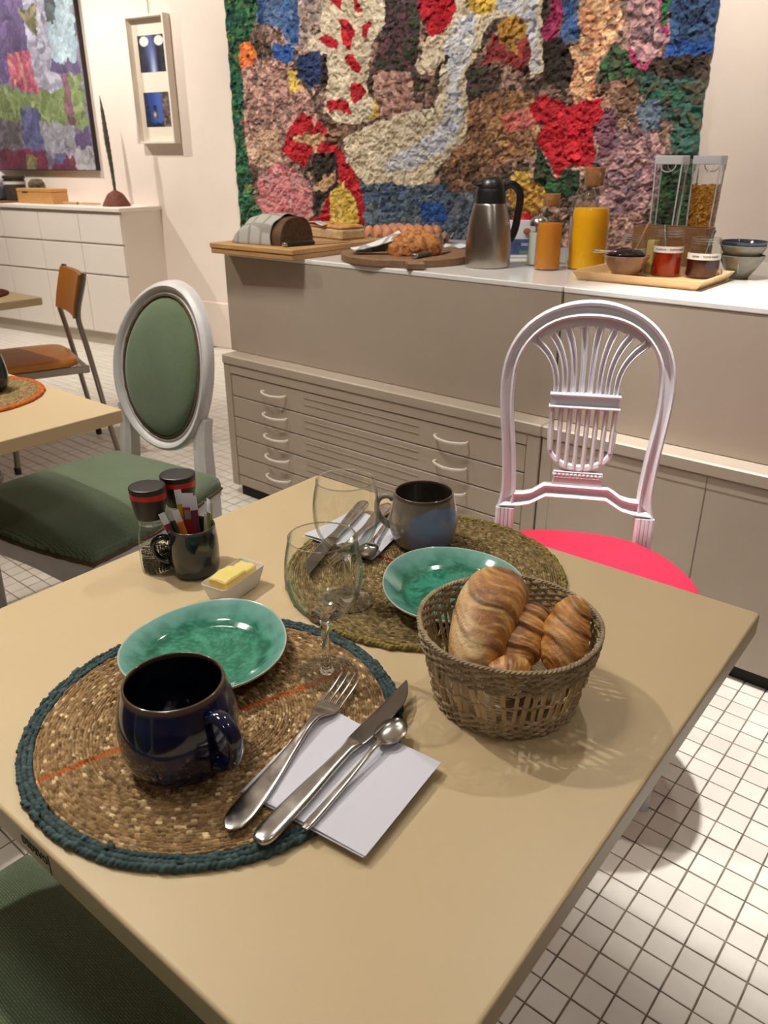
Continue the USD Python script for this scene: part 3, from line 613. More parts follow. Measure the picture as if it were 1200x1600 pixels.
# ---------------------------------------------------------------- stoneware plates
def glazed(name, rough=0.12, **kw):
    return M(name, (1, 1, 1), None, rough=rough, tint=True, coat_weight=0.6, coat_roughness=0.05, **kw)
glazed("glaze"); M("glaze_speck", (1, 1, 1), (0.80, 0.80, 0.80), scale=220, lo=0.45, hi=0.6, rough=0.12, tint=True, coat_weight=0.5, coat_roughness=0.04)
def plate(label, cen, ax, ay, rot, seed):
    t = thing("plate", label, "plate", (cen[0], cen[1], SZ), rot); n = 120; th = np.linspace(0, 2 * PI, n, endpoint=False)
    rg = np.random.default_rng(seed); a = rg.normal(0, 1, 6)
    wob = 1 + 0.012 * (a[0] * np.cos(2 * th + a[1]) + a[2] * np.cos(3 * th + a[3])) ; zw = 0.0012 * (np.cos(2 * th + a[4]) + 0.6 * np.cos(3 * th + a[5]))
    prof = [(0.02, 0.0046), (0.2, 0.0046), (0.4, 0.0047), (0.55, 0.005), (0.66, 0.0062), (0.75, 0.0092), (0.84, 0.0142), (0.92, 0.0192), (0.965, 0.0218), (0.99, 0.0232), (1.0, 0.0228), (1.0, 0.0212), (0.975, 0.0188), (0.9, 0.0142), (0.8, 0.0078), (0.68, 0.0022), (0.62, 0.0), (0.3, 0.0), (0.02, 0.0)]
    rings, cols = [], []
    deep, mid, pale, rimc, clay = S(30, 110, 84), S(54, 138, 110), S(104, 170, 148), S(122, 174, 164), S(190, 186, 170)
    for k, (r, z) in enumerate(prof):
        sc = r * np.where(r > 0.5, wob, 1); rings.append(np.stack([ax * sc * np.cos(th), ay * sc * np.sin(th), z + zw * max(0, (r - 0.6) / 0.4)], 1))
    V = np.array(rings); dense = [V[0]]; tags = [(prof[0][0], 0)]
    for k in range(len(V) - 1):
        for s in np.linspace(0, 1, 6)[1:]: dense.append(V[k] * (1 - s) + V[k + 1] * s); tags.append((prof[k][0] * (1 - s) + prof[k + 1][0] * s, 1 if k + s > 9.6 else 0))
    m = loft(dense); D = np.array(dense)
    for (r, under), ring in zip(tags, D):
        nz = meshkit.fbm(np.c_[ring[:, :2] * 90, np.full(n, seed)], 4); sp = meshkit.fbm(np.c_[ring[:, :2] * 420, np.full(n, seed + 9)], 2)
        if under: c = np.tile(clay, (n, 1))
        else:
            base = np.where((nz > 0.52)[:, None], mid, deep); f = np.clip((nz - 0.38) * 3.6, 0, 1)[:, None]; base = np.array(deep) * (1 - f) + np.array(mid) * f
            g = np.clip((sp - 0.5) * 4, 0, 1)[:, None] * 0.35; base = base * (1 - g) + np.array(pale) * g
            e = np.clip((r - 0.74 + 0.16 * (nz - 0.5)) / 0.24, 0, 1)[:, None] ** 0.8; ring_d = np.exp(-((r - 0.70) / 0.05) ** 2)
            base = base * (1 - 0.35 * ring_d); c = base * (1 - e) + np.array(rimc) * e
            if r > 0.975: c = np.array(S(176, 196, 180)) * np.ones((n, 1))
        cols.append(c)
    cols = np.vstack(cols + [cols[0].mean(0)[None], cols[-1].mean(0)[None]])
    obj("glazed_dish", m, MATS["glaze"], t, True, color=np.clip(cols, 0, 1))
    return t
plate("turquoise green glazed plate behind the navy mug", (-0.571, 0.403), 0.0865, 0.0825, 100, 11)
plate("turquoise green glazed plate beside the pastry basket", (-0.450, 0.670), 0.0835, 0.0895, 40, 12)

# ---------------------------------------------------------------- mugs
def mug(name, label, loc, prof_out, wall, cols, handle_dir, hp, hr, rimc, cat_="mug", seed=1):
    """prof_out: (r, z) outside from base to rim. cols(theta, z, r, inside) -> (n,3)."""
    t = thing(name, label, cat_, loc, math.degrees(handle_dir)); n = 72; th = np.linspace(0, 2 * PI, n, endpoint=False)
    P = smoothpath([(r, 0, z) for r, z in prof_out], 34)[:, [0, 2]]
    I = [(max(r - wall, 0.004), max(z, wall)) for r, z in P[::-1][1:]]
    ring = [(0.004, 0.0)] + [(P[0][0] * 0.9, 0.0)] + [tuple(p) for p in P] + [(P[-1][0] - wall * 0.35, P[-1][1] + wall * 0.22), (P[-1][0] - wall * 0.75, P[-1][1] + wall * 0.12)] + I
    rings = [np.stack([r * np.cos(th), r * np.sin(th), np.full(n, z)], 1) for r, z in ring]
    m = loft(rings); c = []
    for k, (r, z) in enumerate(ring):
        inside = k > 2 + len(P); rim = 2 + len(P) - 2 <= k <= 2 + len(P) + 2
        c.append(np.tile(rimc, (n, 1)) if rim else cols(th, z, r, inside))
    C = np.vstack(c + [c[0].mean(0)[None], c[-1].mean(0)[None]])
    obj("cup", m, MATS["glaze"], t, True, color=np.clip(C, 0, 1))
    Ph = smoothpath([(x, 0, z) for x, z in hp], 40); sc = np.interp(np.linspace(0, 1, 40), [0, 0.12, 0.5, 0.88, 1], [1.25, 1.0, 0.95, 1.0, 1.3])
    hm = sweep(Ph, circ(hr, 12, hr * 1.55), up=(0, 1, 0), scale=sc)
    hm = sweep(Ph, np.stack([circ(hr, 12)[:, 1] * 1.5, circ(hr, 12)[:, 0]], 1), up=(0, 1, 0), scale=sc)
    hc = cols(np.zeros(len(hm.vertices)), 0.03, 0.05, False)
    obj("handle", hm, MATS["glaze"], t, True, color=np.clip(hc[: len(hm.vertices)] if len(hc) == len(hm.vertices) else np.tile(hc[0], (len(hm.vertices), 1)), 0, 1))
    return t
def navy(th, z, r, inside):
    n = len(th); nz = meshkit.fbm(np.c_[np.cos(th) * 3, np.sin(th) * 3, np.full(n, z * 60)], 3)[:, None]
    a, b = (np.array(S(9, 13, 24)), np.array(S(15, 26, 42))) if inside else (np.array(S(10, 14, 40)), np.array(S(22, 32, 80)))
    return a + (b - a) * np.clip((nz - 0.35) * 2.2, 0, 1)
HD = math.atan2(-0.55, 0.80)
mg = mug("mug", "glossy navy blue stoneware mug in front on the teal-rimmed placemat", (-0.475, 0.300, SZ), [(0.036, 0.0), (0.042, 0.004), (0.0485, 0.018), (0.0505, 0.034), (0.0495, 0.052), (0.0455, 0.068), (0.0418, 0.0795)], 0.0032, navy, math.radians(3), [(0.0445, 0.064), (0.056, 0.067), (0.068, 0.058), (0.0705, 0.042), (0.064, 0.026), (0.0475, 0.019)], 0.0048, S(84, 66, 54))
def strokes(pts, r, n=24): return tube(smoothpath(pts, n), r, 6)
mk = []
def onmug(a, z): rr = np.interp(z, [0.004, 0.018, 0.034, 0.052], [0.042, 0.0485, 0.0505, 0.0495]) + 0.0003; return (rr * math.cos(a), rr * math.sin(a), z)
a0 = math.radians(-58 - 3)
for pts in ([(0.00, .026), (0.01, .016), (0.09, .0125), (0.17, .016), (0.18, .024), (0.22, .0275), (0.29, .0265)], [(-0.07, .027), (-0.03, .0262), (0.0, .026)], [(0.10, .020), (0.135, .0235), (0.175, .0245)]):
    mk.append(strokes([onmug(a0 + a, z) for a, z in pts], 0.0007))
M("glaze_mark", S(46, 62, 104), rough=0.2)
obj("maker_mark", cat(mk), MATS["glaze_mark"], mg, 60)
def greyblue(th, z, r, inside):
    n = len(th); nz = meshkit.fbm(np.c_[np.cos(th) * 2.2, np.sin(th) * 2.2, np.full(n, z * 40)], 3)
    clay, brown, blue = np.array(S(134, 126, 114)), np.array(S(120, 104, 86)), np.array(S(132, 146, 184))
    if inside: return np.tile(np.array(S(74, 66, 58)), (n, 1)) * (0.8 + 0.4 * nz[:, None])
    c = clay + (brown - clay) * np.clip((nz - 0.4) * 3, 0, 1)[:, None]
    da = np.angle(np.exp(1j * (th - PB)));  # the dipped blue half faces the camera and right
    w = np.clip((1.05 - np.abs(da) - 0.55 * np.clip((z - 0.052) / 0.02, 0, 1) * 2 + 0.4 * (nz - 0.5)) * 5, 0, 1) * np.clip((0.066 - z + 0.012 * (nz - 0.5)) * 220, 0, 1)
    return c * (1 - w[:, None]) + blue * (0.75 + 0.45 * nz[:, None]) * w[:, None]
HB = math.atan2(-0.50, -0.86); PB = math.atan2(-0.42, 0.90) - HB
mug("mug", "blue and grey stoneware mug on the olive placemat", (-0.566, 0.765, SZ), [(0.032, 0.0), (0.037, 0.004), (0.0435, 0.018), (0.0455, 0.030), (0.0445, 0.046), (0.0415, 0.062), (0.0388, 0.0745)], 0.003, greyblue, HB, [(0.0405, 0.062), (0.049, 0.066), (0.060, 0.060), (0.0625, 0.046), (0.057, 0.032), (0.0435, 0.023)], 0.0042, S(86, 72, 58))
def teal(th, z, r, inside):
    n = len(th); nz = meshkit.fbm(np.c_[np.cos(th) * 2.5, np.sin(th) * 2.5, np.full(n, z * 60)], 3)[:, None]
    a, b = np.array(S(14, 21, 27)), np.array(S(22, 46, 58)); return a + (b - a) * np.clip((nz - 0.4) * 2.6, 0, 1)
SM = (-0.7455, 0.5255)
mug("mug", "small dark teal mug holding sugar sticks", (SM[0], SM[1], TZ), [(0.024, 0.0), (0.0275, 0.003), (0.0305, 0.016), (0.0310, 0.034), (0.0300, 0.052), (0.0285, 0.0650)], 0.0026, teal, math.atan2(-0.80, -0.60), [(0.0305, 0.050), (0.038, 0.053), (0.047, 0.048), (0.049, 0.037), (0.044, 0.026), (0.0315, 0.020)], 0.0036, S(70, 72, 66))
mug("mug", "teal mug on the orange-rimmed placemat at the photo's left edge", (-1.768, 0.752, SZ), [(0.032, 0.0), (0.037, 0.004), (0.0435, 0.018), (0.0455, 0.034), (0.0445, 0.052), (0.0415, 0.068), (0.0388, 0.0795)], 0.003, teal, 2.5, [(0.0405, 0.066), (0.049, 0.070), (0.060, 0.063), (0.0625, 0.048), (0.057, 0.034), (0.0435, 0.025)], 0.0042, S(40, 60, 66))

# ---------------------------------------------------------------- wine glasses
pane("thin_glass", (0.985, 0.99, 0.985), (0.48, 0.53, 0.51), 0.0, 0.75); pane("clear_plastic", (0.90, 0.90, 0.90), (0.70, 0.70, 0.70), 0.10, 0.5)
M("solid_glass", (0.96, 0.985, 0.975), rough=0.0, transmission_weight=1.0, ior=1.47)
def wine_glass(label, loc):
    t = thing("wine_glass", label, "wine glass", loc, 0, None)
    P = smoothpath([(0.0045, 0, 0.0665), (0.012, 0, 0.0685), (0.024, 0, 0.0765), (0.0335, 0, 0.093), (0.0372, 0, 0.112), (0.0362, 0, 0.132), (0.0322, 0, 0.1525)], 34)[:, [0, 2]]
    wl = np.interp(np.linspace(0, 1, 34), [0, 0.2, 0.45, 1], [0.0030, 0.0028, 0.0013, 0.0010])
    inn = [(max(r - w, 0.002), max(z, 0.0702) if k < 6 else z) for k, ((r, z), w) in enumerate(zip(P, wl))]
    obj("bowl", lathe([tuple(p) for p in P] + [(P[-1][0] - 0.0004, P[-1][1] + 0.0006)] + inn[::-1], 64, False, True), MATS["thin_glass"], t, 60)
    obj("stem", lathe([(0.020, 0.0004), (0.0306, 0.0002), (0.0312, 0.0009), (0.0305, 0.0015), (0.022, 0.0021), (0.0110, 0.0032), (0.0064, 0.0056), (0.0046, 0.012), (0.0041, 0.030), (0.0042, 0.048), (0.0052, 0.060), (0.0080, 0.0652), (0.0140, 0.0688), (0.0120, 0.0706), (0.004, 0.0712)], 48), MATS["solid_glass"], t, 60)
    a_ = np.linspace(0, 2 * PI, 80, endpoint=False); obj("rim", tube(np.stack([0.0320 * np.cos(a_), 0.0320 * np.sin(a_), np.full(80, 0.1530)], 1), 0.00075, 6, closed=True), MATS["solid_glass"], t, 60)
    return t
g0 = wine_glass("empty wine glass on the teal-rimmed placemat", (-0.4635, 0.469, SZ - 0.0012))
dup(g0, (-0.5425, 0.588, SZ - 0.0012), 0, "empty wine glass behind, on the olive placemat")

# ---------------------------------------------------------------- cutlery
M("steel", S(196, 192, 186), rough=0.22, metal=1.0, rr=(40, 0.16, 0.3)); M("steel_brushed", S(186, 182, 176), rough=0.32, metal=1.0)
M("blade_steel", S(150, 148, 144), rough=0.18, metal=1.0)
def flatloft(st, n=12, cam_=0.0):
    """st: (x, y, half width, half thickness, z)"""
    rings = []; t = np.linspace(0, 2 * PI, n, endpoint=False)
    for x, y, w, h, z in st:
        c, s = np.cos(t), np.sin(t); yy = np.sign(c) * np.abs(c) ** 0.8 * w; zz = np.sign(s) * np.abs(s) ** 0.7 * h
        rings.append(np.stack([np.full(n, x), y + yy, z + zz + cam_ * (yy / max(w, 1e-6)) ** 2], 1))
    return loft(rings)
def interp_st(keys, n):
    k = np.array(keys, float); d = np.r_[0, np.cumsum(np.abs(np.diff(k[:, 0])) + 1e-4)]
    from scipy.interpolate import PchipInterpolator
    return PchipInterpolator(d, k)(np.linspace(0, d[-1], n))
def fork(label, loc, rot):
    t = thing("fork", label, "fork", loc, rot); L = 0.205
    obj("handle", flatloft(interp_st([(0, 0, 0.0028, 0.0012, 0.0026), (0.006, 0, 0.0088, 0.0015, 0.0026), (0.02, 0, 0.0112, 0.0016, 0.0026), (0.06, 0, 0.0088, 0.0018, 0.0032), (0.10, 0, 0.0050, 0.0021, 0.0062), (0.125, 0, 0.0037, 0.0022, 0.0092), (0.138, 0, 0.0046, 0.0019, 0.0092), (0.147, 0, 0.0088, 0.0014, 0.0068), (0.154, 0, 0.0118, 0.0011, 0.0046), (0.162, 0, 0.0124, 0.001, 0.0036), (0.166, 0, 0.0122, 0.001, 0.0036)], 60)), MATS["steel"], t, 50)
    for k in range(4):
        y = (k - 1.5) * 0.0066
        obj("tine", flatloft(interp_st([(0.163, y * 1.02, 0.0024, 0.0009, 0.0036), (0.175, y, 0.0017, 0.0010, 0.0038), (0.195, y, 0.0014, 0.0009, 0.0058), (0.208, y, 0.0008, 0.0006, 0.0090)], 16), 8), MATS["steel"], t, 50)
    return t
def knife(label, loc, rot):
    t = thing("table_knife", label, "knife", loc, rot)
    obj("handle", flatloft(interp_st([(0, 0, 0.0040, 0.0022, 0.0040), (0.004, 0, 0.0078, 0.0034, 0.0040), (0.012, 0, 0.0095, 0.0038, 0.0040), (0.05, 0, 0.0088, 0.0036, 0.0044), (0.10, 0, 0.0062, 0.0033, 0.0050), (0.118, 0, 0.0058, 0.0031, 0.0052), (0.121, 0, 0.0062, 0.0032, 0.0052), (0.128, 0, 0.0075, 0.0022, 0.0052), (0.131, 0, 0.0080, 0.0013, 0.0052)], 60), 16), MATS["steel"], t, 50)
    b = interp_st([(0.129, 0.0, 0.0082, 0.0010, 0.0052), (0.137, -0.0005, 0.0088, 0.0008, 0.0052), (0.16, -0.001, 0.0094, 0.0007, 0.0048), (0.19, -0.0008, 0.0092, 0.0006, 0.0044), (0.210, 0.0015, 0.0070, 0.0005, 0.0042), (0.224, 0.0052, 0.0034, 0.0005, 0.0040), (0.231, 0.0078, 0.0008, 0.0004, 0.0040)], 50)
    obj("blade", flatloft(b, 12), MATS["blade_steel"], t, 30)
    return t
def spoon(label, loc, rot):
    t = thing("teaspoon", label, "spoon", loc, rot)
    obj("handle", flatloft(interp_st([(0, 0, 0.0026, 0.0014, 0.0030), (0.005, 0, 0.0040, 0.0019, 0.0030), (0.05, 0, 0.0031, 0.0019, 0.0040), (0.085, 0, 0.0022, 0.0018, 0.0068), (0.100, 0, 0.0023, 0.0017, 0.0088), (0.108, 0, 0.0034, 0.0012, 0.0084), (0.112, 0, 0.0048, 0.0009, 0.0074)], 40)), MATS["steel"], t, 50)
    rings = []; a = np.linspace(0, 2 * PI, 40, endpoint=False)
    ox = 0.126 + np.where(np.cos(a) > 0, 0.0200, 0.0175) * np.cos(a); oy = 0.0134 * np.sin(a)
    for s, z in ((1.0, 0.0074), (0.9, 0.0050), (0.7, 0.0030), (0.4, 0.0020), (0.1, 0.0017)): rings.append(np.stack([0.126 + (ox - 0.126) * s, oy * s, np.full(40, z)], 1))
    top = rings[::-1]; th2 = 0.0009
    out = [r - [0, 0, th2] for r in rings[::-1]] + [rings[0] + [0, 0, 0.0003]] + [r for r in rings]
    obj("bowl", loft(out), MATS["steel"], t, 60)
    return t
M("paper", S(218, 218, 228), rough=0.92)
def napkin(label, quad, z0, curl, layers=2):
    t = thing("napkin", label, "napkin", (0, 0, 0)); q = np.array(quad)
    for k in range(layers):
        n = 24; u, v = np.meshgrid(np.linspace(0, 1, n), np.linspace(0, 1, n), indexing="ij")
        xy = ((1 - u) * (1 - v))[..., None] * q[0] + ((1 - u) * v)[..., None] * q[1] + (u * v)[..., None] * q[2] + (u * (1 - v))[..., None] * q[3]
        xy = xy + 0.0012 * k
        z = z0 + 0.0011 * k + curl * (np.clip(0.35 - u, 0, 1) / 0.35) ** 2 * (0.4 + 0.6 * np.sin(PI * v)) * (0.5 + 0.5 * k) + 0.0012 * k * np.sin(u * 3 + v * 2) ** 2
        obj("paper_layer", sheet(np.concatenate([xy, z[..., None]], -1), 0.0004), MATS["paper"], t, 40)
    return t
CZ = SZ + 0.0034
napkin("white paper napkin under the near fork, knife and teaspoon", [(-0.403, 0.303), (-0.420, 0.424), (-0.297, 0.432), (-0.283, 0.317)], SZ + 0.0012, 0.004)
def lay(fn, label, a, b, L, z):
    """lay a piece of cutlery from its handle end a towards b"""
    r = math.degrees(math.atan2(b[1] - a[1], b[0] - a[0])); return fn(label, (a[0], a[1], z), r)
lay(fork, "steel fork at the left of the near napkin, tines towards the wine glass", (-0.377, 0.268), (-0.434, 0.482), 0.205, CZ)
lay(knife, "steel table knife across the near napkin, pointing at the basket", (-0.349, 0.273), (-0.379, 0.503), 0.23, CZ)
lay(spoon, "steel teaspoon beside the knife on the near napkin", (-0.332, 0.305), (-0.351, 0.445), 0.145, CZ)
napkin("white paper napkin under the far cutlery, beside the blue-grey mug", [(-0.583, 0.679), (-0.703, 0.673), (-0.706, 0.786), (-0.606, 0.766)], SZ + 0.0012, 0.003)
lay(knife, "steel table knife on the far napkin, seen through the wine glasses", (-0.705, 0.806), (-0.628, 0.612), 0.23, CZ)
lay(fork, "steel fork on the far napkin, tines behind the front glass", (-0.676, 0.826), (-0.605, 0.634), 0.205, CZ)
lay(spoon, "steel teaspoon on the far napkin nearest the blue-grey mug", (-0.648, 0.802), (-0.586, 0.664), 0.145, CZ)

# ---------------------------------------------------------------- pepper and salt grinders, sugar sticks, butter
M("grinder_black", S(30, 28, 28), rough=0.42, bump=0.05, bscale=200); M("grinder_red", S(190, 30, 22), rough=0.4)
M("print_white", S(226, 226, 222), rough=0.7)
pane("jar_glass", (0.95, 0.965, 0.96), (0.50, 0.54, 0.52), 0.0, 0.8)
M("peppercorn", S(40, 34, 28), S(86, 74, 58), scale=300, rough=0.6, rand=0.5); M("salt_grey", S(168, 160, 148), S(120, 112, 100), scale=400, rough=0.6, rand=0.3)
def grinder(label, loc, rot, fill, fillmat, seed):
    t = thing("spice_grinder", label, "spice grinder", loc, rot); n = 56; th = np.linspace(0, 2 * PI, n, endpoint=False)
    obj("glass_body", lathe([(0.012, 0.0), (0.0175, 0.0008), (0.0195, 0.004), (0.0200, 0.016), (0.0196, 0.036), (0.0180, 0.052), (0.0152, 0.062), (0.0148, 0.068)], 48, True, False), MATS["jar_glass"], t, 60)
    rg = np.random.default_rng(seed); ms = []
    ico = trimesh.creation.icosphere(0, 1.0)
    for z in np.arange(0.0035, fill, 0.0034):
        R = np.interp(z, [0, 0.016, 0.036, 0.052, 0.062], [0.0172, 0.0178, 0.0174, 0.0156, 0.013])
        for rr in (R - 0.0016, R - 0.0050):
            for a in np.arange(0, 2 * PI, 0.0038 / rr):
                s = rg.uniform(0.0013, 0.0022); m = ico.copy(); m.vertices = m.vertices * s * rg.uniform(0.8, 1.2, (12, 1)) + [rr * math.cos(a + rg.uniform(-.1, .1)), rr * math.sin(a), z + rg.uniform(-.001, .001)]; ms.append(m)
    cd(obj("filling", cat(ms), MATS[fillmat], t, False), kind="stuff")
    # printed lines of small type round the glass
    pr = []
    for k, (z, h, a0, a1) in enumerate([(0.0465, 0.0008, -1.0, 0.4), (0.0440, 0.0008, -1.0, 0.7), (0.0400, 0.0022, -1.1, 0.9), (0.0360, 0.0008, -1.0, 0.6), (0.0340, 0.0008, -1.0, 0.8), (0.0318, 0.0008, -1.0, 0.2), (0.0270, 0.0010, -1.1, 0.9), (0.0245, 0.0008, -1.0, 0.9)]):
        a = a0
        while a < a1:
            L_ = rg.uniform(0.05, 0.16); r = np.interp(z, [0.004, 0.016, 0.036, 0.052], [0.0195, 0.02, 0.0196, 0.018]) + 0.0002
            q = np.linspace(a, min(a + L_, a1), 4); pr.append(gridmesh(np.stack([np.stack([r * np.cos(q), r * np.sin(q), np.full(4, z + dz)], 1) for dz in (0, h)], 0))); a += L_ + 0.05
    obj("small_print", cat(pr), MATS["print_white"], t, False)
    obj("collar", lathe([(0.0150, 0.0655), (0.0165, 0.067), (0.0168, 0.073), (0.0160, 0.075)], 48), MATS["jar_glass"], t, 60)
    cp = obj("cap", lathe([(0.0160, 0.0735), (0.0175, 0.0742), (0.0196, 0.084), (0.0208, 0.094), (0.0215, 0.1065)], 48), MATS["grinder_black"], t, 50)
    wave = 0.0030 * np.cos(th * 1.0 + 0.6)
    rib = [np.stack([r * np.cos(th), r * np.sin(th), z + w * wave], 1) for r, z, w in [(0.0206, 0.0985, 1), (0.0219, 0.0990, 1), (0.0222, 0.1075, 0.35), (0.0205, 0.1077, 0.35)]]
    obj("red_band", loft(rib), MATS["grinder_red"], cp, 50)
    lid = [np.stack([r * np.cos(th), r * np.sin(th), z + w * wave], 1) for r, z, w in [(0.0205, 0.1070, 0.4), (0.0221, 0.1076, 0.4), (0.0224, 0.1135, 0), (0.0218, 0.1148, 0), (0.0200, 0.1153, 0), (0.0192, 0.1146, 0), (0.0, 0.1146, 0)]]
    obj("lid", loft(lid, True, False), MATS["grinder_black"], cp, 50)
    return t
grinder("pepper grinder with a black and red cap, nearest the table's left edge", (-0.790, 0.4985, TZ), -32, 0.030, "peppercorn", 1)
grinder("spice grinder with a black and red cap, standing behind the other one", (-0.7945, 0.5470, TZ), -20, 0.040, "salt_grey", 2)
def stick(label, p, top, w, col, roll, tcol=(228, 226, 226), code=None):
    """a flat sugar stick leaning in the mug, from its foot p to its top end"""
    p, top = np.array(p, float), np.array(top, float); d = top - p; L = np.linalg.norm(d); d /= L
    x = np.array([math.cos(roll), math.sin(roll), 0]); x -= d * (x @ d); x /= np.linalg.norm(x); y = np.cross(d, x)
    nm = f"stick_{col[0]}_{col[1]}_{col[2]}"
    if nm not in MATS: M(nm, S(*col), rough=0.45)
    t = thing("sugar_stick", label, "sugar stick", (0, 0, 0)); 
    def seg(a, b, th_=0.0022):
        rings = []
        for s in np.linspace(a, b, 8):
            f = min(1, (s - 0) / 0.06 + 0.15, (1 - s) / 0.12 + 0.12); c = p + d * L * s
            q = [(-1, 0), (-0.8, 0.5), (0, 1), (0.8, 0.5), (1, 0), (0.8, -0.5), (0, -1), (-0.8, -0.5)]
            rings.append(np.array([c + x * w / 2 * u + y * th_ * f * v for u, v in q]))
        return loft(rings)
    obj("wrapper", seg(0.0, 0.80), MATS[nm], t, 50); obj("paper_end", seg(0.80, 1.0, 0.0012), MATS["paper"], t, 50)
    if code:
        c = p + d * L * 0.70 - y * 0.0024; m = box(-1, 1, -1, 1, -1, 1); m.vertices = c + np.outer(m.vertices[:, 0] * w * 0.32, x) + np.outer(m.vertices[:, 2] * 0.006, d) + np.outer(m.vertices[:, 1] * 0.0001, y)
        obj("printed_panel", m, MATS["print_grey"], t, False)
    return t
M("print_grey", S(150, 146, 136), rough=0.6)
sm = np.array([SM[0], SM[1], TZ])
vr = np.array([math.cos(YAW), math.sin(YAW), 0]); vf = np.array([-math.sin(YAW), math.cos(YAW), 0])
def at(r, f, z): return sm + vr * r + vf * f + np.array([0, 0, z])
stick("red and orange sugar stick with a printed panel, widest in the mug", at(-0.003, 0.004, 0.012), at(-0.004, 0.010, 0.104), 0.0150, (176, 44, 24), YAW, code=True)
stick("orange sugar stick leaning left at the front of the mug", at(0.004, -0.012, 0.014), at(-0.0165, -0.006, 0.088), 0.0090, (222, 124, 24), YAW)
stick("purple sugar stick just right of the red one", at(0.007, -0.004, 0.012), at(0.0035, 0.006, 0.102), 0.0090, (112, 36, 66), YAW + 0.3)
stick("yellow sugar stick just left of the red one", at(-0.009, 0.010, 0.012), at(-0.0165, 0.014, 0.107), 0.0090, (196, 168, 40), YAW)
stick("crimson sugar stick leaning far left over the mug's handle", at(-0.006, -0.014, 0.014), at(-0.034, -0.006, 0.084), 0.0080, (120, 30, 52), YAW + 0.4)
stick("olive green sugar stick at the right side of the mug", at(0.0185, 0.002, 0.012), at(0.0225, 0.006, 0.098), 0.0100, (128, 138, 62), YAW - 0.9)
stick("dark green sugar stick behind the crimson one", at(-0.013, 0.004, 0.012), at(-0.0270, 0.006, 0.083), 0.0085, (74, 92, 60), YAW)
stick("white sugar stick tilted behind the olive green one", at(0.012, 0.013, 0.014), at(0.0195, 0.019, 0.088), 0.0120, (206, 204, 196), YAW - 0.3)

M("porcelain", S(236, 236, 238), rough=0.18); M("butter", S(238, 214, 128), S(232, 206, 116), scale=60, rough=0.45, subsurface_weight=0.25, subsurface_scale=0.004)
t = thing("butter_dish", "small white rectangular butter dish", "butter dish", (-0.6685, 0.5225, TZ), 100.5)
def rrect(hx, hy, r, n=6):
    out = []
    for cx, cy, a0 in ((1, 1, 0), (-1, 1, 90), (-1, -1, 180), (1, -1, 270)):
        for k in range(n): a = math.radians(a0 + 90 * k / (n - 1)); out.append((cx * (hx - r) + r * math.cos(a), cy * (hy - r) + r * math.sin(a)))
    return np.array(out)
R_ = [(0.6, 0.0), (0.76, 0.0), (0.80, 0.002), (0.93, 0.015), (1.0, 0.0235), (1.0, 0.0246), (0.985, 0.0250), (0.965, 0.0244), (0.90, 0.0150), (0.80, 0.0065), (0.74, 0.004), (0.3, 0.004)]
obj("dish", loft([np.c_[rrect(0.0385 * s, 0.0195 * s, 0.006 * s), np.full(24, z)] for s, z in R_]), MATS["porcelain"], t, 50)
t = thing("butter", "slab of pale yellow butter lying in the white dish", "butter", (-0.6685, 0.5225, TZ + 0.0043), 100.5)
def chunk(x0, x1, y0, y1, z0, z1, seed):
    m = box(x0, x1, y0, y1, z0, z1, 0.0025); m = m.subdivide().subdivide(); m.vertices += (meshkit.fbm(m.vertices * 160, 3, seed)[:, None] - 0.5) * 0.0028; return m
obj("block", chunk(-0.0295, 0.0095, -0.0140, 0.0140, 0.0026, 0.0262, 1), MATS["butter"], t, 40)
obj("cut_piece", chunk(0.0060, 0.0300, -0.0135, 0.0120, 0.0026, 0.0232, 3), MATS["butter"], t, 40)

# ---------------------------------------------------------------- pastry basket
BK = np.array([-0.3115, 0.5605, TZ]); NSL = 54
M("splint", S(206, 180, 142), S(176, 150, 114), scale=30, stretch=(60, 60, 6), rough=0.8, rand=0.22, bump=0.3, bscale=60)
M("weft", S(190, 170, 138), S(152, 132, 102), scale=60, rough=0.85, rand=0.25, bump=0.4, bscale=240, bdist=0.001)
def Rb(z): return np.interp(z, [0.0, 0.012, 0.045, 0.070, 0.086], [0.0665, 0.0690, 0.0775, 0.0825, 0.0845])
t = thing("pastry_basket", "round woven willow basket full of pastries", "basket", BK, 0); rb_ = np.random.default_rng(21)
for k in range(NSL):
    a = 2 * PI * k / NSL + rb_.normal(0, 0.012); w = rb_.uniform(0.0017, 0.0029); tw = rb_.normal(0, 0.05)
    rings = []
    for z in np.linspace(0.004, 0.080, 8):
        r = Rb(z); aa = a + tw * (z - 0.04) / 0.04; c = np.array([r * math.cos(aa), r * math.sin(aa), z]); tx = np.array([-math.sin(aa), math.cos(aa), 0]); nx = np.array([math.cos(aa), math.sin(aa), 0])
        rings.append(np.array([c + tx * w * u + nx * 0.0006 * v for u, v in ((-1, -1), (1, -1), (1, 1), (-1, 1))]))
    obj("slat", loft(rings), MATS["splint"], t, False)
def strand(z, r_, amp, ph, th_, seed, dz=0.0006, off=0.0):
    rg = np.random.default_rng(seed); n = NSL * 7; a = np.linspace(0, 2 * PI, n, endpoint=False)
    wv = np.cos(a * NSL / 2 + ph); R = Rb(z) + off + amp * wv; zz = z + dz * np.sin(a * NSL / 2 + ph) + 0.0007 * np.sin(a * 3 + seed)
    return sweep(np.stack([R * np.cos(a), R * np.sin(a), zz], 1), circ(th_, 6, th_ * 0.8), closed=True, scale=1 + 0.22 * np.interp(a * 20, np.arange(127), rg.normal(size=127)))
def weave(zs, th_, seed): return cat([strand(z, 0, 0.0018, PI * (k % 2) + 0.3 * k, th_, seed + k) for k, z in enumerate(zs)])
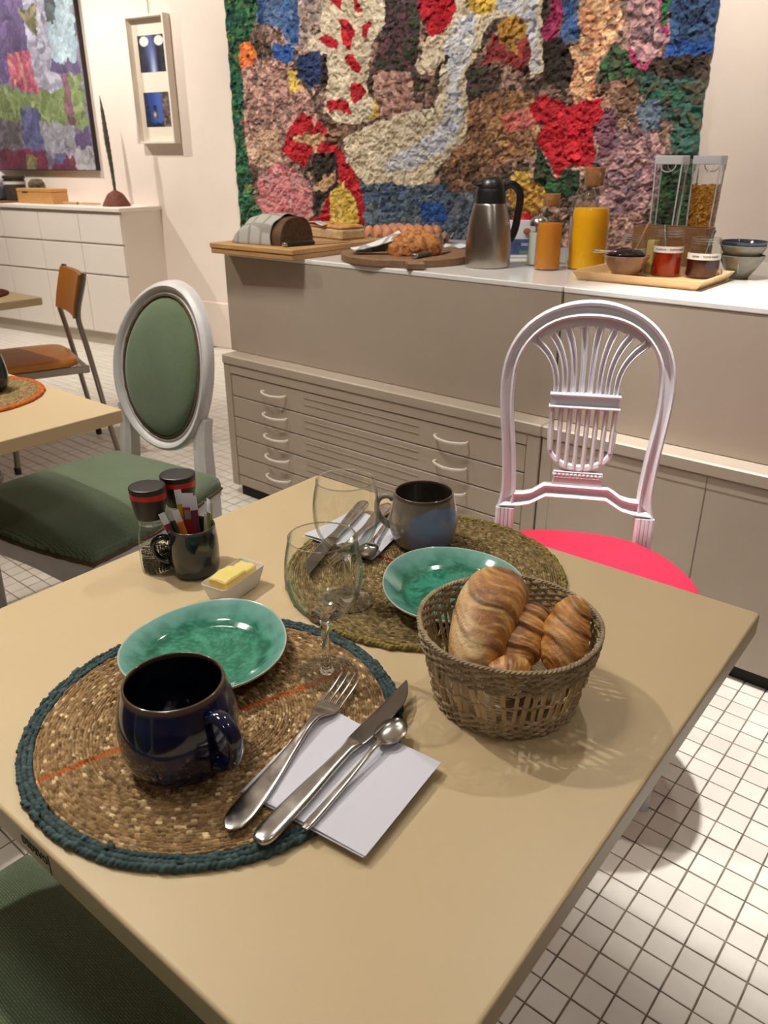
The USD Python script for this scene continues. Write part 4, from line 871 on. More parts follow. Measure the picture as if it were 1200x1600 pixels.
obj("upper_weave", weave(np.arange(0.0590, 0.083, 0.0034), 0.0018, 1), MATS["weft"], t, 60)
obj("lower_weave", weave(np.arange(0.0030, 0.0215, 0.0034), 0.0018, 30), MATS["weft"], t, 60)
obj("middle_twine", cat([strand(0.0400, 0, 0.0016, 0, 0.0009, 60, 0.0012), strand(0.0404, 0, 0.0016, PI, 0.0009, 61, -0.0012)]), MATS["weft"], t, 60)
n = 420; a = np.linspace(0, 2 * PI, n, endpoint=False); rim = []
for ph in (0, PI):
    q = a * 60 + ph; rim.append(sweep(np.stack([(0.0848 + 0.0011 * np.cos(q)) * np.cos(a), (0.0848 + 0.0011 * np.cos(q)) * np.sin(a), 0.0845 + 0.0011 * np.sin(q) + 0.0008 * np.sin(a * 4)], 1), circ(0.0017, 6), closed=True))
obj("braided_rim", cat(rim), MATS["weft"], t, 60)
obj("base", cat([lathe([(0.0655, 0.0012), (0.0655, 0.0035)], 40)] + [sweep(np.stack([r * np.cos(a[::6]), r * np.sin(a[::6]), np.full(70, 0.0036)], 1), circ(0.0016, 6), closed=True) for r in np.arange(0.008, 0.066, 0.0042)]), MATS["weft"], t, 60)

# pastries
M("crust", (1, 1, 1), (0.90, 0.88, 0.86), scale=180, rough=0.5, tint=True, bump=0.6, bscale=260, bdist=0.0016, coat_weight=0.10, coat_roughness=0.3)
def pastry(label, kind, path, rad, flat, seed, ridges, pale=(), up=(0, 0, 1), n=130, m_=72, dark=1.0, ridge_amp=0.10, helix=0.10):
    """a baked roll: radius profile along a path, slanting laminated layers, browned along each layer's edge."""
    P = smoothpath(path, n); s = np.linspace(0, 1, n); r = np.interp(s, *zip(*rad))
    from scipy.ndimage import gaussian_filter1d
    r = gaussian_filter1d(r, 2.0, mode="nearest")
    t_, U, V = frames(P, False, up); a = np.linspace(0, 2 * PI, m_, endpoint=False); rings, cols = [], []
    top, mid, lo = np.array(S(128, 74, 30)) * dark, np.array(S(206, 140, 66)) * dark, np.array(S(234, 188, 112))
    for k in range(n):
        X = np.stack([P[k, 0] * 55 + np.cos(a) * 1.1, P[k, 1] * 55 + np.sin(a) * 1.1, np.full(m_, P[k, 2] * 55)], 1); nz = meshkit.fbm(X, 4, seed); big = meshkit.fbm(X * 0.45, 2, seed + 2); fine = meshkit.fbm(X * 6, 3, seed + 5)
        sk = s[k] + helix * np.cos(a - 0.9) + 0.4 * helix * np.sin(2 * a + seed) + 0.10 * (big - 0.5)
        q = (sk * ridges) % 1.0; lay = ridge_amp * np.where(q < 0.12, q / 0.12, (1 - (q - 0.12) / 0.88) ** 1.2); crease = np.exp(-((np.minimum(q, 1 - q)) / 0.05) ** 2)
        lam = meshkit.fbm(np.stack([sk * ridges * 12, np.cos(a) * 1.2, np.sin(a) * 1.2], 1), 3, seed + 11)
        R = r[k] * (1 + lay - 0.04 + 0.12 * (big - 0.5) + 0.08 * (nz - 0.5) + 0.03 * (lam - 0.5) + 0.03 * (fine - 0.5))
        rings.append(P[k] + (R * np.cos(a) * flat)[:, None] * U[k] + (R * np.sin(a))[:, None] * V[k])
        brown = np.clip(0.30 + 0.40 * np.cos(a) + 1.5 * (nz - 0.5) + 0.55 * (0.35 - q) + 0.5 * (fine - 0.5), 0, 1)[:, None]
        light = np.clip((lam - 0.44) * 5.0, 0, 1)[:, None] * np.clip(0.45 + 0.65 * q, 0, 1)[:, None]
        c = mid * (1 - brown) + top * brown; c = c * (1 - 0.72 * light) + lo * 0.72 * light; c = c * (1 - 0.5 * crease[:, None])  # creases between the layers darkened in the colour
        for (s0, a0, ws, wa) in pale:
            g = np.exp(-((s[k] - s0) / ws) ** 2 - (np.angle(np.exp(1j * (a - a0))) / wa) ** 2)[:, None] * np.clip(0.4 + 1.6 * (lam - 0.3), 0, 1)[:, None]; c = c * (1 - g) + np.array(S(236, 208, 160)) * g
        cols.append(c)
    mesh = loft(rings); C = np.vstack(cols + [cols[0].mean(0)[None], cols[-1].mean(0)[None]])
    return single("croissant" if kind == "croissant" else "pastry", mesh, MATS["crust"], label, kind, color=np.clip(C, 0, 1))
def bp(r, f, z): return BK + vr * r + vf * f + np.array([0, 0, z])
pastry("long golden pastry roll leaning over the left side of the basket", "pastry", [bp(-0.038, -0.050, 0.062), bp(-0.034, -0.030, 0.074), bp(-0.024, -0.004, 0.086), bp(-0.012, 0.022, 0.095), bp(-0.002, 0.040, 0.094), bp(0.004, 0.052, 0.086)],
       [(0, 0.010), (0.04, 0.0195), (0.15, 0.0245), (0.30, 0.0275), (0.45, 0.0300), (0.70, 0.0315), (0.88, 0.0285), (0.96, 0.019), (1, 0.006)], 0.80, 3, 3.0, pale=[(0.10, -0.5, 0.14, 0.9), (0.30, -1.0, 0.12, 0.6), (0.0, 0, 0.05, 3), (0.62, -1.3, 0.2, 0.5)], ridge_amp=0.045, helix=0.30)
pastry("dark striped croissant in the middle of the basket", "croissant", [bp(-0.014, -0.046, 0.048), bp(-0.004, -0.030, 0.058), bp(0.010, -0.006, 0.066), bp(0.024, 0.022, 0.068), bp(0.034, 0.046, 0.062)],
       [(0, 0.006), (0.06, 0.014), (0.25, 0.0205), (0.5, 0.0260), (0.75, 0.0230), (0.94, 0.013), (1, 0.004)], 0.9, 8, 6, dark=0.82, ridge_amp=0.15, helix=0.07)
pastry("plump croissant at the right side of the basket", "croissant", [bp(0.040, -0.046, 0.056), bp(0.046, -0.028, 0.066), bp(0.053, -0.006, 0.076), bp(0.063, 0.012, 0.086), bp(0.071, 0.024, 0.093)],
       [(0, 0.008), (0.08, 0.0165), (0.3, 0.0225), (0.55, 0.0225), (0.8, 0.0180), (0.93, 0.0130), (1, 0.005)], 0.95, 13, 3.6, pale=[(0.99, 0, 0.06, 3)], ridge_amp=0.08, helix=0.12)
pastry("small rounded croissant end low at the front of the basket", "croissant", [bp(-0.024, -0.058, 0.060), bp(-0.014, -0.057, 0.065), bp(-0.004, -0.055, 0.066), bp(0.012, -0.050, 0.060)],
       [(0, 0.004), (0.12, 0.0120), (0.45, 0.0155), (0.8, 0.0120), (1, 0.004)], 1.0, 17, 2.2, ridge_amp=0.06)

# ================================================================== ON THE BUFFET
M("oak_board", S(190, 148, 98), S(168, 124, 78), scale=10, stretch=(1, 14, 14), rough=0.55, bump=0.1, bscale=40)
M("dark_board", S(134, 100, 70), S(108, 80, 56), scale=12, stretch=(12, 2, 12), rough=0.6, bump=0.15, bscale=40)
M("beech_tray", S(226, 184, 130), S(214, 170, 116), scale=10, stretch=(2, 14, 14), rough=0.5)
M("knife_handle", S(22, 22, 22), rough=0.4); M("cork", S(166, 112, 62), S(140, 92, 50), scale=120, rough=0.85, bump=0.2, bscale=200)
def check_cloth(name, base, line, f1):
    N = {"tc": ("texture_coordinate", {}), "w1": ("wave_texture", {"bands_direction": "x", "scale": f1}), "w2": ("wave_texture", {"bands_direction": "y", "scale": f1}), "mx": ("math", {"math_type": "maximum"}), "r": ("rgb_ramp", {"ramp": [(0, base), (0.86, base), (0.94, line), (1, line)]}), "p": ("principled_bsdf", {"roughness": 0.95}),
         "n": ("noise_texture", {"scale": 500.0}), "b": ("bump", {"strength": 0.3, "distance": 0.0006})}
    L = [("tc.object", "w1.vector"), ("tc.object", "w2.vector"), ("w1.fac", "mx.value1"), ("w2.fac", "mx.value2"), ("mx.value", "r.fac"), ("r.color", "p.base_color"), ("tc.object", "n.vector"), ("n.fac", "b.height"), ("b.normal", "p.normal")]
    MATS[name] = usdkit.material(stage, "/World/Looks/" + name, N, L, surface="p.BSDF")
check_cloth("cloth_grey", S(168, 164, 156), S(140, 134, 126), 6.0); check_cloth("cloth_white", S(214, 210, 208), S(150, 148, 152), 5.0)
t = thing("cutting_board", "thick rectangular oak cutting board overhanging the buffet's left front corner", "cutting board", (-2.135, 2.105, CT), 2.0)
obj("upper_layer", box(-0.20, 0.20, -0.255, 0.255, 0.018, 0.034, 0.002), MATS["oak_board"], t, False); obj("lower_layer", box(-0.197, 0.197, -0.252, 0.255, 0.0, 0.0175, 0.002), MATS["oak_board"], t, False)
BZ = CT + 0.034
M("rye_crust", S(92, 62, 36), S(66, 44, 26), scale=30, rough=0.75, bump=0.4, bscale=60, bdist=0.004); M("rye_crumb", S(88, 58, 32), S(58, 36, 20), scale=70, rough=0.9, bump=0.9, bscale=130, bdist=0.004)
def loaf_arc(w, h, n=24):
    a = np.linspace(0, PI, n); return np.stack([np.sign(np.cos(a)) * np.abs(np.cos(a)) ** 0.75 * w, np.abs(np.sin(a)) ** 0.8 * h], 1)
t = thing("bread_loaf", "dark rye loaf with its cut face showing, under a grey checked cloth", "bread", (-2.135, 1.995, BZ), 6)
A_ = loaf_arc(0.088, 0.088)
R_ = [np.c_[np.full(24, x), A_ * s] for x, s in ((-0.10, 0.5), (-0.09, 0.75), (-0.06, 0.93), (-0.01, 1.0), (0.085, 1.0), (0.089, 0.985))]
m = loft(R_[:-1], True, False); m.vertices += (meshkit.fbm(m.vertices * 40, 3)[:, None] - 0.5) * 0.006 * (m.vertices[:, 2:] > 0.004); obj("crust", up_fix(m), MATS["rye_crust"], t, 60)
obj("cut_face", loft([R_[-2] * [1, 0.99, 0.99] + [0.001, 0, 0.0005], np.c_[np.full(24, 0.0875), A_ * 0.97 + [0, 0.001]], np.c_[np.full(24, 0.088), A_ * 0.4 + [0, 0.012]]], True, True), MATS["rye_crumb"], t, 40)
def drape(prof, th_=0.0022, seed=0):
    """cloth over an arched form: (x, half width, height) stations."""
    V = []
    for k, (x, w, h) in enumerate(prof):
        a = np.linspace(0, PI, 40); f = 0.004 * np.sin(a * 9 + k * 0.9 + seed) * (1 - np.abs(np.cos(a)) ** 8)
        yy = np.sign(np.cos(a)) * np.abs(np.cos(a)) ** 0.8 * (w + f); zz = np.maximum(np.abs(np.sin(a)) ** 0.85 * (h + 0.5 * f), 0.0016); V.append(np.c_[np.full(40, x) + 0.006 * np.sin(a * 4 + seed), yy, zz])
    V = np.array(V); I = V.copy(); I[..., 1] *= 0.97; I[..., 2] = np.maximum(I[..., 2] - th_, 0.0004)
    m = cat([gridmesh(V), TM(gridmesh(I).vertices, gridmesh(I).faces[:, ::-1]), loft([np.concatenate([q[0, :-1], q[:-1, -1], q[-1, :0:-1], q[:0:-1, 0]]) for q in (I, V)], False, False)]); m.merge_vertices(); return up_fix(m)
single("tea_towel", mv(drape([(-0.150, 0.070, 0.006), (-0.135, 0.082, 0.026), (-0.115, 0.094, 0.058), (-0.085, 0.098, 0.086), (-0.04, 0.099, 0.0965), (0.02, 0.098, 0.0975), (0.052, 0.100, 0.097)]), (-2.135, 1.995, BZ), rz=6), MATS["cloth_grey"], "grey checked tea towel draped over the dark rye loaf", "tea towel", smooth=60)
M("pale_crust", S(206, 156, 92), S(178, 122, 62), scale=30, rough=0.7, bump=0.4, bscale=70, bdist=0.003); M("flour_side", S(196, 168, 130), S(172, 142, 104), scale=40, rough=0.9, bump=0.4, bscale=90, bdist=0.003)
t = thing("bread_loaf", "flat golden crusted bread behind the rye loaf on the oak board", "bread", (-2.125, 2.27, BZ), -8)
def lump(x, y, z0, z1, b, seed, amp=0.006, fr=40): m = box(-x, x, -y, y, z0, z1, b).subdivide().subdivide().subdivide(); m.vertices += (meshkit.fbm(m.vertices * fr, 3, seed)[:, None] - 0.5) * amp * np.clip((m.vertices[:, 2:] - 0.002) / 0.01, 0, 1); return m
obj("crumb", lump(0.115, 0.060, 0.0, 0.036, 0.006, 3), MATS["flour_side"], t, 50); obj("top_crust", lump(0.112, 0.058, 0.0345, 0.049, 0.006, 4), MATS["pale_crust"], t, 50)
V = []
for u in np.linspace(0, 1, 16):
    V.append([(-0.10 + 0.13 * u, -0.058 + 0.05 * v - 0.012 * u, 0.0535 + 0.010 * math.sin(u * 5 + v) * u + 0.016 * max(0, u - 0.7)) for v in np.linspace(0, 1, 8)])
single("cloth_strip", mv(sheet(np.array(V), 0.0022), (-2.125, 2.27, BZ), rz=-8), MATS["cloth_white"], "white cloth end lying on the flat golden bread", "cloth", smooth=60)
def bread_knife(label, loc, rot, hcol, L=0.30):
    t = thing("bread_knife", label, "knife", loc, rot)
    obj("handle", flatloft(interp_st([(0.006, 0, 0.0100, 0.0075, 0.0085), (0.05, 0, 0.0095, 0.0075, 0.0085), (0.105, 0, 0.0095, 0.0075, 0.0085), (0.118, 0, 0.0100, 0.0072, 0.0085)], 20), 14), MATS[hcol], t, 50)
    obj("end_cap", flatloft(interp_st([(-0.006, 0, 0.0070, 0.0060, 0.0085), (-0.002, 0, 0.0102, 0.0078, 0.0085), (0.006, 0, 0.0103, 0.0078, 0.0085)], 8), 14), MATS["steel"], t, 50)
    obj("blade", flatloft(interp_st([(0.117, 0, 0.0110, 0.0012, 0.0085), (0.2, 0, 0.0115, 0.0009, 0.0070), (L - 0.03, 0.001, 0.0100, 0.0008, 0.0055), (L, 0.009, 0.0012, 0.0005, 0.0050)], 24), 10), MATS["steel"], t, 30); return t
bread_knife("black handled bread knife in front of the rye loaf", (-2.010, 1.905, BZ), 80, "knife_handle", 0.30)
t = thing("round_board", "round dark wooden board with a stub handle, between the oak board and the thermos", "cutting board", (-1.660, 2.120, CT), -46)
cr = [(0.215 * math.cos(a), 0.215 * math.sin(a)) for a in np.linspace(0, 2 * PI, 90, endpoint=False)]
obj("disc", slab(cr, 0.0, 0.024, 0.004), MATS["dark_board"], t, 40); obj("handle", box(0.205, 0.272, -0.028, 0.028, 0.0015, 0.0225, 0.004), MATS["dark_board"], t, False)
RZ = CT + 0.024
M("seed_crust", S(190, 126, 64), S(128, 74, 34), scale=55, rough=0.75, bump=0.9, bscale=90, bdist=0.006, lo=0.42, hi=0.6)
m = trimesh.creation.icosphere(4, 1.0); m.vertices = m.vertices * [0.088, 0.062, 0.052]; m.vertices[:, 2] = np.maximum(m.vertices[:, 2], -0.022)
m.vertices += (meshkit.fbm(m.vertices * 32, 3, 5)[:, None] - 0.5) * 0.020; m.vertices[:, 2] = np.maximum(m.vertices[:, 2] + 0.022, 0.0)
single("bread_loaf", mv(m, (-1.600, 2.082, RZ), rz=40), MATS["seed_crust"], "rough seeded bread on the round dark board", "bread", smooth=60)
V = []
for u in np.linspace(0, 1, 30):
    row = []
    for v in np.linspace(0, 1, 14):
        a = -0.4 + 2.4 * v; rr = 0.034 + 0.010 * math.sin(u * 6 + v * 3); row.append((-0.115 + 0.155 * u + 0.01 * math.sin(v * 7), -0.012 + rr * math.cos(a) * (1.0 + 0.5 * u), max(0.004, (0.020 + 0.040 * u ** 1.6) * math.sin(min(a + 0.4, 2.2)) + 0.012 * u)))
    V.append(row)
single("tea_towel", mv(sheet(np.array(V), 0.0025), (-1.668, 2.040, RZ), rz=40), MATS["cloth_white"], "white blue-lined tea towel crumpled against the seeded bread", "tea towel", smooth=60)
M("knife_grey", S(70, 64, 58), rough=0.5)
bread_knife("grey handled bread knife on the front of the round board", (-1.525, 1.985, RZ), 98, "knife_grey", 0.25)
# eggs in a tray
M("pulp", S(160, 140, 118), S(146, 126, 104), scale=90, rough=0.95, bump=0.5, bscale=200); M("eggshell", S(206, 140, 100), S(196, 126, 86), scale=60, rough=0.55, rand=0.10)
EC = np.array([-2.005, 2.565, CT]); t = thing("egg_tray", "brown cardboard egg tray behind the breads on the buffet", "egg tray", EC, 0)
nx_, ny_, pt = 6, 5, 0.047
X, Y_ = np.meshgrid(np.linspace(-nx_ * pt / 2, nx_ * pt / 2, nx_ * 8 + 1), np.linspace(-ny_ * pt / 2, ny_ * pt / 2, ny_ * 8 + 1), indexing="ij")
Zt = 0.022 + 0.020 * (-np.cos(2 * PI * (X + nx_ * pt / 2) / pt) * 0.5 - np.cos(2 * PI * (Y_ + ny_ * pt / 2) / pt) * 0.5) * -1; Zt = np.clip(Zt, 0.006, 0.042)
obj("moulded_cups", up_fix(sheet(np.stack([X, Y_, Zt], -1), 0.003)), MATS["pulp"], t, 40)
a = np.linspace(0, PI, 20); egg = lathe([(max(0.0215 * math.sin(q) * (1 + 0.10 * math.cos(q)), 0.0004), -0.0285 * math.cos(q)) for q in a], 24)
first = None
for i in range(nx_):
    for j in range(ny_):
        if i == 5 or (i == 4 and j < 3) or (i == 3 and j == 0): continue
        p = (EC[0] - nx_ * pt / 2 + pt * (i + 0.5), EC[1] - ny_ * pt / 2 + pt * (j + 0.5), CT + 0.037)
        lab = "brown egg upright in the cardboard egg tray"
        if first is None: first = thing("egg", lab, "egg", p, 0, "brown eggs in the cardboard tray"); obj("shell", egg, MATS["eggshell"], first, 60)
        else: dup(first, p, 37.0 * (i * 5 + j), lab)
V = np.array([[(0.10 * u - 0.05, 0.07 * v - 0.035, 0.006 + 0.010 * math.sin(5 * u + 2 * v) ** 2) for v in np.linspace(0, 1, 8)] for u in np.linspace(0, 1, 12)])
single("paper_scrap", mv(sheet(V, 0.001), (-1.73, 2.515, CT), rz=25), MATS["paper"], "crumpled white paper between the egg tray and the thermos", "paper", smooth=60)

# thermos
M("brushed_steel", S(176, 168, 160), rough=0.30, metal=1.0, anisotropic=0.6); M("black_plastic", S(20, 19, 19), rough=0.35)
t = thing("thermos_jug", "brushed steel thermos jug with a black lid and handle", "thermos jug", (-1.362, 2.142, CT), 0)
obj("body", lathe([(0.060, 0.0), (0.066, 0.001), (0.0685, 0.005), (0.0690, 0.030), (0.0680, 0.070), (0.0640, 0.110), (0.0575, 0.148), (0.0500, 0.176), (0.0470, 0.182)], 64), MATS["brushed_steel"], t, 50)
obj("collar", lathe([(0.0465, 0.181), (0.0455, 0.190), (0.0440, 0.214), (0.0400, 0.224)], 48), MATS["black_plastic"], t, 50)
ld = obj("lid", lathe([(0.0405, 0.223), (0.0400, 0.232), (0.0345, 0.246), (0.0220, 0.254), (0.0, 0.256)], 48, True, False), MATS["black_plastic"], t, 50)
hd = np.array([math.cos(0.9), math.sin(0.9), 0]); P = smoothpath([np.array([0, 0, 0.247]) + hd * 0.02, np.array([0, 0, 0.256]) + hd * 0.046, np.array([0, 0, 0.266]) + hd * 0.066], 12)
obj("thumb_lever", sweep(P, circ(0.0045, 8, 0.010), up=(0, 0, 1)), MATS["black_plastic"], ld, 50)
P = smoothpath([np.array([0, 0, 0.238]) - hd * 0.030, np.array([0, 0, 0.236]) - hd * 0.048, np.array([0, 0, 0.243]) - hd * 0.060], 10); obj("spout", sweep(P, circ(0.007, 8, 0.012), up=(0, 0, 1), scale=np.linspace(1.3, 0.8, 10)), MATS["black_plastic"], t, 50)
P = smoothpath([np.array([0, 0, 0.222]) + hd * 0.038, np.array([0, 0, 0.233]) + hd * 0.066, np.array([0, 0, 0.215]) + hd * 0.088, np.array([0, 0, 0.16]) + hd * 0.090, np.array([0, 0, 0.10]) + hd * 0.080, np.array([0, 0, 0.075]) + hd * 0.066], 40); obj("handle", sweep(P, circ(0.007, 10, 0.012), up=tuple(np.cross(hd, [0, 0, 1]))), MATS["black_plastic"], t, 50)

# bottles: thin clear glass, the drink inside, a cork on top
M("orange_juice", S(244, 176, 6), rough=0.35, subsurface_weight=0.2, subsurface_scale=0.01); M("apple_juice", S(206, 132, 40), rough=0.3, subsurface_weight=0.2, subsurface_scale=0.01)
M("water", (0.97, 0.98, 0.98), rough=0.0, transmission_weight=1.0, ior=1.33); M("milk_white", S(206, 204, 194), rough=0.5)
def bottle(name, label, cat_, loc, prof, liq, liqmat, liqlabel=None, cork=None):
    t = thing(name, label, cat_, loc, 0); obj("glass", lathe(prof, 56, True, False), MATS["jar_glass"], t, 60)
    zz = [z for r, z in prof]; rr = [r for r, z in prof]
    k = [(max(np.interp(z, zz, rr) - 0.0022, 0.001), z) for z in np.linspace(0.004, liq, 26)]; obj("drink", lathe(k, 56), MATS[liqmat], t, 60)
    if cork: obj("stopper", lathe([(cork[0] * 0.93, cork[1]), (cork[0], cork[1] + 0.004), (cork[0] * 1.04, cork[2] - 0.003), (cork[0], cork[2]), (0, cork[2])], 40, True, False), MATS["cork"], t, 50)
    return t
bottle("juice_carafe", "glass carafe of bright orange juice with a wide cork", "carafe", (-1.103, 2.285, CT), [(0.050, 0.0), (0.0545, 0.003), (0.0560, 0.010), (0.0555, 0.10), (0.0545, 0.150), (0.0500, 0.178), (0.0380, 0.202), (0.0290, 0.222), (0.0275, 0.240), (0.0300, 0.262), (0.0315, 0.268)], 0.172, "orange_juice", cork=(0.0272, 0.232, 0.281))
bottle("juice_bottle", "small corked bottle of amber juice in front of the water bottle", "bottle", (-1.186, 2.195, CT), [(0.034, 0.0), (0.0370, 0.003), (0.0378, 0.010), (0.0372, 0.09), (0.0366, 0.125), (0.0330, 0.146), (0.0265, 0.163), (0.0235, 0.176), (0.0240, 0.196)], 0.132, "apple_juice", cork=(0.0232, 0.178, 0.211))
bottle("water_bottle", "tall slim glass bottle of water behind the juice carafe", "bottle", (-1.195, 2.425, CT), [(0.038, 0.0), (0.0420, 0.003), (0.0428, 0.010), (0.0425, 0.15), (0.0410, 0.170), (0.0320, 0.202), (0.0210, 0.226), (0.0150, 0.250), (0.0128, 0.280), (0.0140, 0.292)], 0.138, "water")
t = thing("sugar_shaker", "glass shaker with a chrome lid beside the amber juice", "shaker", (-1.262, 2.265, CT), 0)
obj("glass", lathe([(0.027, 0.0), (0.0300, 0.003), (0.0305, 0.012), (0.0275, 0.060), (0.0265, 0.118)], 40, True, False), MATS["jar_glass"], t, 60); obj("contents", lathe([(0.0265, 0.004), (0.0280, 0.012), (0.0252, 0.060), (0.0248, 0.098)], 40), MATS["milk_white"], t, 60)
obj("lid", lathe([(0.0275, 0.116), (0.0280, 0.124), (0.0240, 0.136), (0.0120, 0.144), (0.0, 0.145)], 40, True, False), MATS["steel"], t, 60); obj("pour_flap", box(-0.004, 0.004, -0.006, 0.012, 0.145, 0.150, 0.001), MATS["steel"], t, False)
# printed packet between the thermos and the shaker
M("packet_white", S(214, 212, 216), rough=0.4); M("packet_blue", S(52, 66, 104), S(76, 96, 140), scale=30, rough=0.4); M("biscuit_brown", S(150, 84, 40), rough=0.6); M("packet_green", S(96, 122, 84), rough=0.5)
t = thing("sugar_packet", "white and blue printed packet behind the thermos", "packet", (-1.418, 2.418, CT), 40)
o = [(-0.05, -0.02), (0.05, -0.02), (0.05, 0.02), (-0.05, 0.02)]
m = slab(rrect(0.052, 0.022, 0.006), 0.0, 0.118, 0.004).copy(); m.vertices[:, 1] *= np.interp(m.vertices[:, 2], [0, 0.08, 0.118], [1, 0.9, 0.35]); obj("bag", m, MATS["packet_white"], t, 40)
obj("blue_print", box(-0.0515, 0.0528, -0.0228, -0.018, 0.012, 0.060), MATS["packet_blue"], t, False); obj("green_print", box(-0.0, 0.0530, -0.0231, -0.019, 0.014, 0.024), MATS["packet_green"], t, False)
for bx, bz, bs in ((0.022, 0.084, 0.013), (0.036, 0.074, 0.011)): mm = trimesh.creation.icosphere(2, 1); mm.vertices = mm.vertices * [bs, 0.003, bs * 0.8] + [bx, -0.0205, bz]; obj("biscuit_print", mm, MATS["biscuit_brown"], t, 60)
obj("lettering", mv(meshkit.text_mesh("sucre", 0.010, 0.0004, True), (0.004, -0.0232, 0.040), rx=90), MATS["packet_white"], t, False)

# serving tray with jams
TC = np.array([-0.853, 2.182, CT]); t = thing("serving_tray", "pale wooden serving tray with flared sides holding the jams", "tray", TC, 0.8)
def ring_(hx, hy, z): return np.array([(-hx, -hy, z), (hx, -hy, z), (hx, hy, z), (-hx, hy, z)], float)
obj("floor", box(-0.158, 0.158, -0.118, 0.118, 0.0, 0.006, 0.001), MATS["beech_tray"], t, False)
for k, (p0, p1) in enumerate((((-1, -1), (1, -1)), ((1, -1), (1, 1)), ((1, 1), (-1, 1)), ((-1, 1), (-1, -1)))):
    q = [];
    for hx, hy, z in ((0.160, 0.120, 0.0), (0.176, 0.136, 0.024), (0.169, 0.129, 0.024), (0.153, 0.113, 0.0062)): q.append(((p0[0] * hx, p0[1] * hy, z), (p1[0] * hx, p1[1] * hy, z)))
    obj("side", up_fix(loft([np.array([e[0] for e in q]), np.array([e[1] for e in q])])), MATS["beech_tray"], t, False)
TT = CT + 0.0062
def bent_text(txt, h, r, a0, z, dep=0.0003):
    m = meshkit.text_mesh(txt, h, dep, True); w = m.bounds[1, 0]; v = m.vertices; a = a0 + (v[:, 0] - w / 2) / r
    m.vertices = np.stack([(r + v[:, 2]) * np.cos(a), (r + v[:, 2]) * np.sin(a), z + v[:, 1]], 1); return m
M("label_white", S(222, 218, 214), rough=0.7)
def jam_jar(label, loc, r, h, fill, mat_, ltxt, lz, face):
    t = thing("jam_jar", label, "jam jar", loc, 0)
    pr = [(r * 0.9, 0.0), (r * 0.98, 0.002), (r, 0.007), (r, h * 0.72), (r * 0.96, h * 0.80), (r * 0.86, h * 0.86), (r * 0.88, h * 0.89), (r * 0.84, h * 0.93), (r * 0.88, h * 0.955), (r * 0.87, h)]
    obj("glass", lathe(pr, 56, True, False), MATS["jar_glass"], t, 60); obj("jam", lathe([(r * 0.88, 0.003), (r - 0.0022, 0.008), (r - 0.0022, fill)], 56), MATS[mat_], t, 60)
    q = np.linspace(face - 1.5, face + 1.5, 40); V = np.array([np.stack([(r + 0.0004) * np.cos(q), (r + 0.0004) * np.sin(q), np.full(40, z)], 1) for z in (lz, lz + 0.0165)]); lb = obj("label", gridmesh(V), MATS["label_white"], t, 60)
    obj("lettering", bent_text(ltxt, 0.0056, r + 0.0005, face, lz + 0.0062), MATS["print_grey_dark"], lb, False)
    a_ = np.linspace(0, 2 * PI, 48, endpoint=False); obj("screw_rim", cat([tube(np.stack([q_ * np.cos(a_), q_ * np.sin(a_), np.full(48, z_)], 1), 0.0013, 6, closed=True) for q_, z_ in ((r * 0.875, h), (r * 0.895, h * 0.945), (r * 0.895, h * 0.885))]), MATS["solid_glass"], t, 60); return t
M("print_grey_dark", S(92, 90, 92), rough=0.7)
M("quince_jelly", S(206, 62, 20), rough=0.05, transmission_weight=0.65, ior=1.38, subsurface_weight=0.0); M("berry_jam", S(74, 20, 14), S(50, 14, 10), scale=120, rough=0.12); M("almond_jam", S(110, 44, 26), S(84, 30, 18), scale=120, rough=0.15)
FJ = math.atan2(-0.93, 0.36)
jam_jar("jar of clear red quince jelly on the pale tray", (-0.842, 2.243, TT), 0.0395, 0.120, 0.063, "quince_jelly", "e quince - home made", 0.0640, FJ + 0.10)
jam_jar("jar of dark red jam at the right of the pale tray", (-0.752, 2.268, TT), 0.0430, 0.103, 0.049, "berry_jam", "apher - home made -", 0.0500, FJ + 0.12)
jam_jar("half empty jar of brown jam behind the jam bowl", (-0.955, 2.265, TT), 0.0370, 0.098, 0.036, "almond_jam", "ng-almond confit", 0.0500, FJ)
M("honey", S(206, 178, 108), rough=0.3)
bottle("syrup_bottle", "slim bottle of pale yellow syrup between the jam bowl and the quince jelly", "bottle", (-0.893, 2.262, TT), [(0.017, 0), (0.0195, 0.002), (0.0200, 0.008), (0.0200, 0.085), (0.0165, 0.098), (0.0105, 0.106), (0.0105, 0.124)], 0.090, "honey")
def small_spoon(label, loc, tip, mat_="steel"):
    p, q = np.array(loc, float), np.array(tip, float); sc = np.interp(np.linspace(0, 1, 12), [0, 0.15, 0.6, 1], [2.0, 0.9, 0.8, 1.4])
    return single("jam_spoon", sweep(np.linspace(p, q, 12), circ(0.0014, 8, 0.0034), up=(0.6, -0.8, 0.1), scale=sc), MATS[mat_], label, "spoon", smooth=60)
small_spoon("steel spoon standing in the quince jelly jar", (-0.838, 2.240, TT + 0.010), (-0.868, 2.262, TT + 0.132)); small_spoon("steel spoon standing in the dark red jam jar", (-0.756, 2.262, TT + 0.020), (-0.742, 2.292, TT + 0.122)); small_spoon("wooden spoon standing in the brown jam jar", (-0.962, 2.258, TT + 0.012), (-0.925, 2.290, TT + 0.132), "oak_board")
glazed("bowl_glaze"); M("stone_grey", S(128, 122, 104), S(106, 98, 80), scale=18, rough=0.2, coat_weight=0.4); M("bowl_blue", S(40, 50, 66), S(58, 70, 88), scale=30, rough=0.12); M("bowl_brown", S(112, 70, 58), S(150, 130, 118), scale=14, rough=0.18, coat_weight=0.5)
